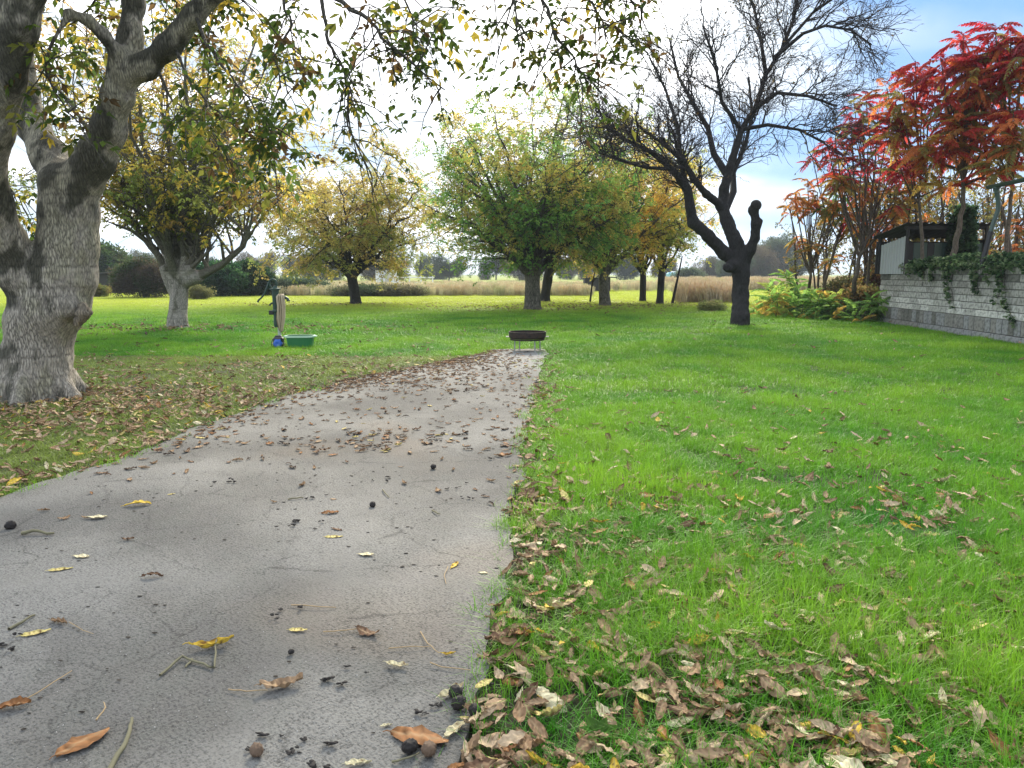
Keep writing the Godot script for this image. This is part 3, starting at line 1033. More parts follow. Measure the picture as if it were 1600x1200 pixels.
	t = thing("walnut_tree", "golden leaved tree with thick trunk leaning into a left fork, right of the central tree", "tree", base, "walnut trees on the lawn")
	crown_tree(t, Vector3(-0.1, 1.3, 0), 0.24, Vector3(0, 0, 0), Vector3(1.0, 4.8, 0), Vector3(3.9, 4.1, 3.6), 13, 14, 8, gold, M.far_bark, ws, [], 91, 0.9, -0.62, 0.7)
	base = Vector3(7.213, 0, -42.65)
	t = thing("walnut_tree", "slim dark trunked tree, left of the last pair before the leaning pole", "tree", base, "walnut trees on the lawn")
	crown_tree(t, Vector3(0.0, 1.5, 0), 0.17, Vector3(0, 0, 0), Vector3(0.2, 5.2, 0), Vector3(3.2, 3.9, 3.0), 9, 13, 7, gold, M.cherry_bark, ws, [], 101, 0.95, -0.62, 0.65)
	base = Vector3(7.471, 0, -38.99)
	t = thing("walnut_tree", "slim straight trunked golden tree beside the leaning pole", "tree", base, "walnut trees on the lawn")
	crown_tree(t, Vector3(0.05, 1.5, 0), 0.17, Vector3(0, 0, 0), Vector3(0.3, 4.8, 0), Vector3(3.0, 3.6, 2.8), 9, 13, 7, gold, M.cherry_bark, ws, [], 111, 0.95, -0.62, 0.7)
	# leaning pole and sapling
	rng.seed = 12
	var mb := MB.new()
	mb.tube(PackedVector3Array([Vector3(8.192, -0.052, -39.5), Vector3(8.361, 0.858, -39.5), Vector3(8.501, 1.601, -39.5), Vector3(8.617, 2.403, -39.4)]), PackedFloat32Array([0.09, 0.07, 0.055, 0.03]), 6, Color.WHITE)
	tag(put_mesh("leaning_pole", mb.mesh(M.twig)), "thin dark pole leaning to the right beside the last golden tree", "pole")
	base = Vector3(4.216, 0, -41.672)
	t = thing("sapling", "thin young sapling left of the golden tree's thick trunk", "sapling", base)
	mb = MB.new()
	mb.tube(PackedVector3Array([Vector3.ZERO, Vector3(0.1, 1.0, 0), Vector3(0.3, 1.9, 0)]), PackedFloat32Array([0.06, 0.045, 0.025]), 6, Color.WHITE)
	mb.tube(PackedVector3Array([Vector3(0.1, 1.0, 0), Vector3(0.4, 1.4, 0), Vector3(0.7, 1.55, 0)]), PackedFloat32Array([0.03, 0.025, 0.012]), 5, Color.WHITE)
	put_mesh("stem", mb.mesh(M.twig), t)
	var xf := []
	var cols := PackedColorArray()
	for k in 26:
		xf.append(yawed(Vector3(0.3, 1.8, 0) + ball() * Vector3(0.6, 0.5, 0.6), rng.randf() * TAU, 0.9))
		cols.append(pick(gold, rng.randf()))
	put_variants("foliage", ws, xf, cols, t)
	bare_tree()

# the big walnut at the left edge
func old_walnut() -> void:
	rng.seed = 41
	var base := Vector3(-5.847, 0, -9.261)
	var t := thing("old_walnut_tree", "massive old walnut with furrowed grey trunk at the left, forking overhead", "tree", base, "walnut trees on the lawn")
	var main := [[base + Vector3(-0.02, -0.25, 0), 0.60], [base + Vector3(0.0, 0.12, 0), 0.49], [Vector3(-5.757, 0.487, -9.26), 0.432], [Vector3(-5.673, 0.914, -9.26), 0.432], [Vector3(-5.496, 1.182, -9.26), 0.448], [Vector3(-5.371, 1.486, -9.26), 0.417], [Vector3(-5.258, 1.862, -9.25), 0.362], [Vector3(-5.213, 2.233, -9.25), 0.355], [Vector3(-5.211, 2.527, -9.25), 0.339]]
	var right := [[Vector3(-5.099, 2.448, -9.2), 0.276], [Vector3(-4.793, 2.811, -9.1), 0.235], [Vector3(-4.556, 3.133, -9), 0.203], [Vector3(-4.38, 3.458, -8.9), 0.185], [Vector3(-4.265, 3.717, -8.85), 0.17]]
	var up := [[Vector3(-4.265, 3.717, -8.85), 0.162], [Vector3(-4.195, 4.065, -8.9), 0.141], [Vector3(-4.188, 4.463, -9), 0.128], [Vector3(-4.19, 4.931, -9.1), 0.114], [Vector3(-4.271, 5.679, -9.3), 0.093]]
	var out := [[Vector3(-4.241, 3.663, -8.85), 0.162], [Vector3(-4, 3.758, -8.8), 0.147], [Vector3(-3.707, 3.929, -8.7), 0.138], [Vector3(-3.334, 4.194, -8.55), 0.121], [Vector3(-2.995, 4.433, -8.4), 0.105], [Vector3(-2.398, 4.643, -8.1), 0.088], [Vector3(-1.674, 4.656, -7.7), 0.071]]
	var back := [[Vector3(-5.288, 2.496, -9.3), 0.264], [Vector3(-5.539, 2.891, -9.5), 0.23], [Vector3(-5.83, 3.26, -9.7), 0.194], [Vector3(-5.944, 3.731, -9.8), 0.155], [Vector3(-6.02, 4.279, -9.9), 0.14], [Vector3(-6.075, 4.977, -10), 0.117]]
	var left := [[Vector3(-5.695, 1.123, -9.2), 0.261], [Vector3(-5.75, 1.486, -9.05), 0.241], [Vector3(-5.779, 1.884, -8.9), 0.23], [Vector3(-5.769, 2.259, -8.7), 0.246], [Vector3(-5.67, 2.611, -8.5), 0.227], [Vector3(-5.402, 3.006, -8.3), 0.214], [Vector3(-5.108, 3.467, -8.1), 0.209], [Vector3(-4.813, 3.895, -7.9), 0.204], [Vector3(-4.617, 4.27, -7.8), 0.189], [Vector3(-4.408, 4.85, -7.7), 0.141]]
	var stub := [[Vector3(-4.275, 3.784, -8.85), 0.096], [Vector3(-4.276, 3.877, -8.7), 0.072], [Vector3(-4.33, 4.011, -8.6), 0.064], [Vector3(-4.423, 4.128, -8.5), 0.057], [Vector3(-4.578, 4.16, -8.4), 0.042], [Vector3(-4.693, 3.892, -8.3), 0.028]]
	var swell := [[Vector3(-5.426, 1.065, -9.15), 0.381], [Vector3(-5.213, 1.114, -9.05), 0.196]]
	var bones := []
	for L in [main, right, up, out, back, left, stub, swell]:
		for q in L:
			q[1] *= 0.88
		bones.append_array(bones_of(L, base))
	# roots running out
	for a in [0.2, 1.3, 2.3, 3.4, 4.4, 5.4]:
		bones.append([Vector3(cos(a) * 0.38, 0.2, sin(a) * 0.38), 0.16, Vector3(cos(a) * 0.68, -0.08, sin(a) * 0.68), 0.08])
	var mb := solid(bones, 0.032, 0.09)
	var lump := noise(1.0, FastNoiseLite.TYPE_SIMPLEX_SMOOTH, 3, 3)
	var fur := noise(1.0, FastNoiseLite.TYPE_CELLULAR, 8, 1, 0.3)
	fur.cellular_return_type = FastNoiseLite.RETURN_DISTANCE2_SUB
	for q in mb.v.size():
		var p := mb.v[q]
		var low := 1.0 - smoothstep(0.9, 1.5, p.y)
		var m := lump.get_noise_3d(p.x * 3.0, p.y * 1.6, p.z * 3.0)
		var f := fur.get_noise_3d(p.x * 12.0, p.y * 3.0, p.z * 12.0)
		mb.v[q] = p + mb.n[q] * (m * 0.026 + f * lerpf(0.003, 0.014, low))
		# black lichen and moss on the upper limbs, patchy lower down
		var g := lump.get_noise_3d(p.x * 2.2 + 9.0, p.y * 1.5, p.z * 2.2) + lump.get_noise_3d(p.x * 9.0, p.y * 6.0 + 5.0, p.z * 9.0) * 0.3
		var reach := smoothstep(0.7, 2.3, p.y) * 0.5 - 0.29 - mb.n[q].x * 0.36
		var blot := smoothstep(-0.1, 0.2, g + reach)
		var col := Color(1, 0.98, 0.95).lerp(Color(0.86, 0.88, 0.7), smoothstep(0.0, 0.3, -g) * 0.6)
		mb.c.append(col.lerp(Color(0.13, 0.14, 0.1), blot * 0.88))
	mb.smooth()
	put_mesh("trunk", mb.mesh(M.walnut_bark), t)
	# knot where the graft swells on the right
	var kb := solid([[Vector3(-5.079, 0.938, -9) - base, 0.05, Vector3(-4.991, 1.058, -8.98) - base, 0.075], [Vector3(-4.991, 1.058, -8.98) - base, 0.075, Vector3(-4.99, 1.162, -8.98) - base, 0.03]], 0.022, 0.03)
	for q in kb.v.size():
		kb.v[q] += kb.n[q] * lump.get_noise_3d(kb.v[q].x * 14.0, kb.v[q].y * 14.0, kb.v[q].z * 14.0) * 0.03
		kb.c.append(Color(0.72, 0.66, 0.58))
	put_mesh("knot", kb.mesh(M.walnut_bark), t)
	# hanging leafy branches
	var bm := MB.new()
	var leaves := []
	var hang := [
		[0.035, 10, [Vector3(-1.807, 4.62, -7.75), Vector3(-1.738, 3.997, -7.5), Vector3(-1.691, 3.649, -7.4), Vector3(-1.56, 3.384, -7.3), Vector3(-1.459, 3.139, -7.2), Vector3(-1.476, 2.814, -7.15), Vector3(-1.293, 2.428, -7.1)]],
		[0.045, 12, [Vector3(-1.94, 4.64, -7.8), Vector3(-1.615, 3.991, -7.4), Vector3(-1.254, 3.731, -7.2), Vector3(-1.14, 3.541, -7.1), Vector3(-0.862, 3.306, -7), Vector3(-0.567, 3.071, -6.9)]],
		[0.03, 9, [Vector3(-2.398, 4.643, -8.1), Vector3(-2.232, 4.189, -7.9), Vector3(-2.123, 3.865, -7.8), Vector3(-2.261, 3.545, -7.7), Vector3(-2.212, 3.253, -7.7)]],
		[0.03, 8, [Vector3(-3.314, 4.179, -8.5), Vector3(-3.084, 3.802, -8.2), Vector3(-2.768, 3.419, -7.9), Vector3(-2.466, 3.076, -7.7), Vector3(-2.207, 2.672, -7.6)]],
		[0.026, 8, [Vector3(-3.651, 3.942, -8.7), Vector3(-3.348, 3.476, -8.4), Vector3(-3.084, 3.209, -8.2), Vector3(-2.764, 2.952, -8), Vector3(-2.418, 2.811, -7.9)]],
		[0.026, 7, [Vector3(-3.915, 3.771, -8.8), Vector3(-3.688, 3.347, -8.7), Vector3(-3.313, 3.127, -8.6), Vector3(-2.987, 2.697, -8.4)]],
		[0.03, 9, [Vector3(-0.541, 4.545, -7), Vector3(-0.155, 3.892, -6.6), Vector3(0.036, 3.616, -6.5), Vector3(0.061, 3.296, -6.4)]],
		[0.03, 9, [Vector3(-0.105, 4.409, -6.8), Vector3(0.204, 3.76, -6.5), Vector3(0.334, 3.393, -6.4), Vector3(0.526, 3.102, -6.3), Vector3(0.592, 2.992, -6.3)]],
		[0.03, 8, [Vector3(0.205, 4.276, -6.6), Vector3(0.501, 3.773, -6.4), Vector3(0.67, 3.504, -6.3), Vector3(0.741, 3.301, -6.25)]],
		[0.026, 7, [Vector3(0.504, 4.234, -6.5), Vector3(0.788, 3.783, -6.3), Vector3(0.926, 3.541, -6.2), Vector3(1.025, 3.463, -6.2)]],
		[0.026, 8, [Vector3(-1.417, 4.587, -7.6), Vector3(-1.056, 4.218, -7.5), Vector3(-0.945, 3.886, -7.5), Vector3(-0.879, 3.577, -7.4)]],
		[0.026, 8, [Vector3(-4.693, 3.892, -8.3), Vector3(-4.758, 3.585, -8.2), Vector3(-4.567, 3.22, -8.1), Vector3(-4.366, 3.014, -8)]],
		[0.03, 8, [Vector3(-4.237, 4.563, -9), Vector3(-4.902, 4.696, -9.6), Vector3(-5.554, 4.593, -10.2), Vector3(-5.965, 4.396, -10.6)]],
		[0.03, 9, [Vector3(-4.143, 4.696, -9), Vector3(-4.153, 4.835, -9.8), Vector3(-4.099, 4.731, -10.4), Vector3(-4.065, 4.395, -10.9)]],
		[0.03, 9, [Vector3(-4.176, 4.931, -9.1), Vector3(-3.676, 5.124, -10), Vector3(-3.338, 4.872, -10.6), Vector3(-3.052, 4.505, -11)]],
		[0.026, 7, [Vector3(-5.798, 2.397, -8.7), Vector3(-6.541, 2.632, -10.2), Vector3(-7.017, 2.566, -11.2), Vector3(-7.155, 2.056, -11.8)]]]
	# the limb that carries the branches over the path, above the frame
	var over := PackedVector3Array([Vector3(-1.674, 4.656, -7.7) - base, Vector3(-0.835, 4.632, -7.2) - base, Vector3(-0.105, 4.434, -6.8) - base, Vector3(0.6, 4.213, -6.45) - base, Vector3(1.159, 3.928, -6.2) - base])
	bm.tube(over, taper(5, 0.07, 0.02), 8, Color(0.35, 0.35, 0.3), 0.1)
	for H in hang:
		var pts := PackedVector3Array()
		for q in H[2]:
			pts.append(q - base)
		var fine := PackedVector3Array()
		for k in (pts.size() - 1) * 4 + 1:
			fine.append(along(pts, float(k) / ((pts.size() - 1) * 4)) + (ball() * 0.02 if k > 0 else Vector3.ZERO))
		bm.tube(fine, taper(fine.size(), H[0] * 0.75, 0.006, 0.6), 6, Color(0.22, 0.22, 0.2))
		for k in H[1] * 2:
			var at := rng.randf_range(0.2, 1.0)
			var p := along(fine, at)
			var d := (ball() + Vector3(0.2, -0.35, 0)).normalized()
			var ln := rng.randf_range(0.25, 0.7)
			var sub := bez(p, p + d * ln * 0.5 + Vector3(0, 0.06, 0), p + d * ln + Vector3(0, -0.1, 0), 4, 0.02)
			bm.tube(sub, taper(5, 0.008, 0.003), 4, Color(0.22, 0.22, 0.2))
			for w in rng.randi_range(2, 3):
				leaves.append(along(sub, rng.randf_range(0.3, 1.0)))
		for w in 4:
			leaves.append(along(fine, rng.randf_range(0.4, 1.0)))
	# crown above the frame
	var cc := Vector3(0.8, 6.9, 0.3)
	var cr := Vector3(5.2, 2.6, 4.6)
	var tops := [up, out, back, left]
	var high := []
	for k in 56:
		var s: Array = tops[k % 4]
		var p: Vector3 = s[-1][0] - base
		if k >= 4 and k % 3 == 0:
			p = s[-2][0] - base
		var dir := ball().normalized()
		dir.y = absf(dir.y) - 0.3
		var e := cc + dir * cr * rng.randf_range(0.7, 1.0)
		var b := bez(p, p.lerp(e, 0.45) + Vector3(0, 0.6, 0), e, 6, 0.12)
		bm.tube(b, taper(7, 0.06 if k > 3 else 0.1, 0.012), 6, Color(0.4, 0.4, 0.36))
		for q in 6:
			var sp := along(b, rng.randf_range(0.3, 1.0))
			var se := sp + (ball() + Vector3(0, 0.1, 0)).normalized() * rng.randf_range(0.6, 1.6)
			bm.tube(bez(sp, sp.lerp(se, 0.5) + ball() * 0.12, se, 3), taper(4, 0.016, 0.005), 4, Color(0.3, 0.3, 0.27))
			for w in 5:
				high.append(sp.lerp(se, rng.randf_range(0.25, 1.05)) + ball() * 0.25)
	put_mesh("branches", bm.mesh(M.walnut_bark), t)
	# every hanging leaf is a part of its own
	var tones := [Color(0.045, 0.075, 0.018), Color(0.07, 0.11, 0.022), Color(0.13, 0.14, 0.028), Color(0.34, 0.27, 0.04), Color(0.1, 0.065, 0.028)]
	var lm := []
	for tone in tones:
		for j in 3:
			var q := MB.new()
			compound(q, Vector3.ZERO, 0.0, rng.randf_range(-0.2, 0.2), rng.randf_range(0.16, 0.24), rng.randi_range(1, 3), 0.085, rng.randf_range(0.1, 0.9), tone, true)
			q.n.clear()
			lm.append(q.mesh(M.leaf))
	var eye := Vector3(0, 1.5, 0) - base
	leaves.sort_custom(func(a, b): return a.distance_squared_to(eye) < b.distance_squared_to(eye))
	var rest := []
	var rc := PackedColorArray()
	for k in leaves.size():
		var kind := 0
		var r := rng.randf()
		kind = 0 if r < 0.28 else 1 if r < 0.55 else 2 if r < 0.75 else 3 if r < 0.88 else 4
		var xf := yawed(leaves[k], rng.randf() * TAU, rng.randf_range(0.8, 1.2), 0.5)
		if k < 300:
			var o := put_mesh("leaf", lm[kind * 3 + rng.randi() % 3], t)
			o.transform = xf
		else:
			rest.append(xf)
			rc.append(tones[kind] * rng.randf_range(1.0, 1.8))
	var ws := []
	for j in 3:
		var q := MB.new()
		compound(q, Vector3.ZERO, 0.0, 0.0, 0.28, 3, 0.115, 0.8, Color(1, 1, 1))
		ws.append(q.mesh(M.leaf))
	var hi := [Color(0.07, 0.11, 0.02), Color(0.14, 0.15, 0.03), Color(0.3, 0.22, 0.035), Color(0.4, 0.3, 0.04)]
	for p in high:
		rest.append(yawed(p, rng.randf() * TAU, rng.randf_range(0.8, 1.2), 0.5))
		rc.append(pick(hi, rng.randf()))
	put_variants("foliage", ws, rest, rc, t)

# the leafless cherry with the sawn off limb
func bare_tree() -> void:
	rng.seed = 23
	var base := Vector3(6.672, 0, -22.504)
	var t := thing("bare_tree", "leafless dark barked tree with three forks and a sawn off stub limb", "tree", base)
	var trunk := [[base + Vector3(0, -0.2, 0), 0.38], [base + Vector3(0, 0.25, 0), 0.31], [Vector3(6.737, 0.905, -22.79), 0.285], [Vector3(6.728, 1.559, -22.79), 0.294], [Vector3(6.696, 1.874, -22.79), 0.304]]
	var la := [[Vector3(6.564, 1.874, -22.79), 0.247], [Vector3(6.194, 2.094, -22.7), 0.227], [Vector3(5.64, 2.597, -22.5), 0.206], [Vector3(5.157, 2.964, -22.3), 0.195], [Vector3(5.029, 3.401, -22.2), 0.166], [Vector3(4.919, 3.848, -22.1), 0.147], [Vector3(4.431, 4.38, -21.9), 0.119], [Vector3(3.747, 4.815, -21.6), 0.09], [Vector3(3.018, 5.067, -21.3), 0.062], [Vector3(2.457, 5.394, -21.1), 0.035]]
	var mid := [[Vector3(6.693, 1.93, -22.79), 0.266], [Vector3(6.546, 2.391, -22.8), 0.247], [Vector3(6.287, 3.022, -22.9), 0.219], [Vector3(6.147, 3.469, -23), 0.192], [Vector3(6.202, 3.981, -23), 0.163], [Vector3(6.345, 4.597, -23), 0.144], [Vector3(6.618, 5.62, -23), 0.119], [Vector3(6.998, 6.224, -23), 0.107], [Vector3(7.299, 7.163, -23.1), 0.092], [Vector3(7.773, 7.942, -23.2), 0.077], [Vector3(8.081, 8.738, -23.3), 0.058], [Vector3(8.254, 9.637, -23.4), 0.039]]
	var stub := [[Vector3(6.79, 1.874, -22.79), 0.209], [Vector3(6.904, 2.201, -22.6), 0.188], [Vector3(7.005, 2.561, -22.5), 0.159], [Vector3(6.993, 2.952, -22.4), 0.159], [Vector3(6.87, 3.307, -22.35), 0.158], [Vector3(6.923, 3.409, -22.3), 0.167]]
	var s1 := [[Vector3(6.147, 3.469, -23), 0.153], [Vector3(5.586, 3.758, -22.6), 0.122], [Vector3(5.136, 4.134, -22.3), 0.102], [Vector3(4.747, 4.618, -22), 0.083], [Vector3(4.144, 5.016, -21.7), 0.063], [Vector3(3.439, 5.383, -21.4), 0.036]]
	var s2 := [[Vector3(6.281, 4.326, -23), 0.125], [Vector3(5.975, 5.033, -23.5), 0.108], [Vector3(5.876, 5.837, -23.9), 0.09], [Vector3(5.52, 6.545, -24.2), 0.071], [Vector3(5.072, 7.45, -24.5), 0.051], [Vector3(4.805, 8.619, -24.7), 0.031]]
	var s3 := [[Vector3(4.938, 3.813, -22.1), 0.101], [Vector3(4.887, 4.366, -22.6), 0.094], [Vector3(4.862, 4.907, -22.9), 0.076], [Vector3(4.847, 5.71, -23.2), 0.062], [Vector3(4.482, 6.826, -23.4), 0.043], [Vector3(4.009, 7.742, -23.5), 0.029]]
	var s4 := [[Vector3(6.188, 3.168, -22.9), 0.114], [Vector3(6.608, 3.923, -23.5), 0.117], [Vector3(6.726, 4.543, -24), 0.09], [Vector3(7.206, 5.47, -24.5), 0.071], [Vector3(7.516, 6.423, -25), 0.052], [Vector3(7.453, 7.645, -25.3), 0.032]]
	var s5 := [[Vector3(6.998, 6.224, -23), 0.081], [Vector3(7.489, 6.558, -22.6), 0.066], [Vector3(8.194, 6.383, -22.2), 0.048], [Vector3(8.904, 6.049, -21.9), 0.029]]
	var s6 := [[Vector3(6.654, 5.638, -23), 0.077], [Vector3(7.227, 5.67, -22.5), 0.06], [Vector3(7.957, 5.441, -22), 0.044], [Vector3(8.568, 5.016, -21.7), 0.025]]
	var s7 := [[Vector3(7.516, 7.636, -23.1), 0.073], [Vector3(8.197, 8.208, -22.8), 0.057], [Vector3(8.738, 8.352, -22.6), 0.045], [Vector3(9.376, 8.174, -22.4), 0.034], [Vector3(9.923, 7.76, -22.3), 0.022]]
	var s8 := [[Vector3(7.299, 7.163, -23.1), 0.073], [Vector3(7.287, 8.125, -23.6), 0.059], [Vector3(7.181, 9.134, -24), 0.044], [Vector3(6.945, 10.129, -24.3), 0.03]]
	var s9 := [[Vector3(6.618, 5.62, -23), 0.077], [Vector3(5.903, 6.277, -22.5), 0.06], [Vector3(5.608, 7.229, -22.2), 0.046], [Vector3(5.173, 8.17, -22), 0.029]]
	var s10 := [[Vector3(4.431, 4.38, -21.9), 0.073], [Vector3(3.654, 4.361, -21.5), 0.054], [Vector3(2.727, 4.54, -21.1), 0.039], [Vector3(2.192, 4.707, -20.9), 0.023]]
	var s11 := [[Vector3(7.773, 7.942, -23.2), 0.058], [Vector3(8.733, 9.007, -23.6), 0.047], [Vector3(9.747, 9.722, -23.9), 0.036], [Vector3(10.335, 10.022, -24), 0.024]]
	var bones := []
	for L in [trunk, la, mid, stub, s1]:
		for q in L:
			q[1] *= 0.82
		bones.append_array(bones_of(L.slice(0, 7), base))
	bones.append([Vector3(6.441, 1.742, -22.6) - base, 0.2, Vector3(6.201, 1.685, -22.4) - base, 0.13])
	bones.append([Vector3(6.96, 2.881, -22.4) - base, 0.08, Vector3(7.085, 2.985, -22.35) - base, 0.05])
	var mb := solid(bones, 0.04, 0.08)
	var lump := noise(1.0, FastNoiseLite.TYPE_SIMPLEX_SMOOTH, 31, 3)
	for q in mb.v.size():
		var p := mb.v[q]
		var m := lump.get_noise_3d(p.x * 4.0, p.y * 3.0, p.z * 4.0)
		mb.v[q] = p + mb.n[q] * m * 0.035
		var g := lump.get_noise_3d(p.x * 3.0 + 4.0, p.y * 2.0, p.z * 3.0)
		mb.c.append(Color(1, 1, 1).lerp(Color(2.8, 2.5, 1.2), smoothstep(-0.05, 0.25, g + smoothstep(1.4, 2.6, p.y) * 0.25 - 0.18)))
	mb.smooth()
	put_mesh("trunk", mb.mesh(M.cherry_bark), t)
	var kb := solid([[Vector3(6.905, 3.409, -22.3) - base, 0.12, Vector3(6.906, 3.423, -22.25) - base, 0.16]], 0.03, 0.02)
	for q in kb.v.size():
		kb.c.append(Color(2.6, 2.1, 1.3))
	put_mesh("stub_end", kb.mesh(M.cherry_bark), t)
	var lb := MB.new()
	var tw := MB.new()
	var wood := Color(0.75, 0.75, 0.75)
	var leaf_x := []
	for L in [la, mid, s1, s2, s3, s4, s5, s6, s7, s8, s9, s10, s11]:
		var pts := PackedVector3Array()
		var rad := PackedFloat32Array()
		for q in L:
			pts.append(q[0] - base)
			rad.append(q[1] * 0.85)
		lb.tube(pts, rad, 8, wood, 0.1)
		var n1 := int(pts.size() * 3.2) + 3
		for k in n1:
			var at := rng.randf_range(0.22 if L.size() < 8 else 0.5, 1.0)
			var p := along(pts, at)
			var fwd := (along(pts, minf(at + 0.1, 1.0)) - along(pts, at - 0.1)).normalized()
			var d := (fwd * 0.8 + ball() * 1.1 + Vector3(0, 0.35, 0)).normalized()
			var ln := rng.randf_range(0.6, 1.8)
			var e := p + d * ln + Vector3(0, rng.randf_range(-0.35, 0.2), 0)
			var sub := bez(p, p + d * ln * 0.5 + Vector3(0, 0.15, 0), e, 6, 0.06)
			lb.tube(sub, taper(7, 0.026 * (1.25 - at * 0.6), 0.006), 5, wood)
			for j in 11:
				var bt := rng.randf_range(0.2, 1.0)
				var bp := along(sub, bt)
				var bd := (d * 0.7 + ball() + Vector3(0, 0.2, 0)).normalized()
				var bl := rng.randf_range(0.35, 1.0)
				var be := bp + bd * bl + Vector3(0, -0.12 * bl, 0)
				var s := bez(bp, bp + bd * bl * 0.5 + ball() * 0.08, be, 4, 0.03)
				tw.tube(s, taper(5, 0.0085, 0.004), 3, Color(1, 1, 1))
				for w in 2:
					var cp := along(s, rng.randf_range(0.3, 0.9))
					var ce := cp + (bd + ball() * 1.1).normalized() * rng.randf_range(0.15, 0.45)
					tw.tube(PackedVector3Array([cp, cp.lerp(ce, 0.5) + ball() * 0.03, ce]), PackedFloat32Array([0.006, 0.005, 0.0035]), 3, Color(1, 1, 1))
					if rng.randf() < 0.2:
						leaf_x.append(ce)
	put_mesh("branches", lb.mesh(M.cherry_bark), t)
	put_mesh("twigs", tw.mesh(M.twig), t, "stuff")
	var q := MB.new()
	q.leaf(Vector3.ZERO, Vector3(1, -0.4, 0).normalized(), Vector3(0, 0, 1), Vector3(0.4, 1, 0).normalized(), 0.09, 0.05, Color(1, 1, 1))
	var xf := []
	var cols := PackedColorArray()
	for p in leaf_x:
		xf.append(yawed(p, rng.randf() * TAU, rng.randf_range(0.8, 1.3), 0.9))
		cols.append(Color(0.05, 0.06, 0.025).lerp(Color(0.13, 0.08, 0.03), rng.randf()))
	put_many("last_leaves", q.mesh(M.leaf), xf, cols, t)

# ---------------------------------------------------------------- wall, shed, gutter and sumacs on the right
var W0 := Vector3(11.579, 0, -24.325)
var W1 := Vector3(10.838, 0, -16.208)

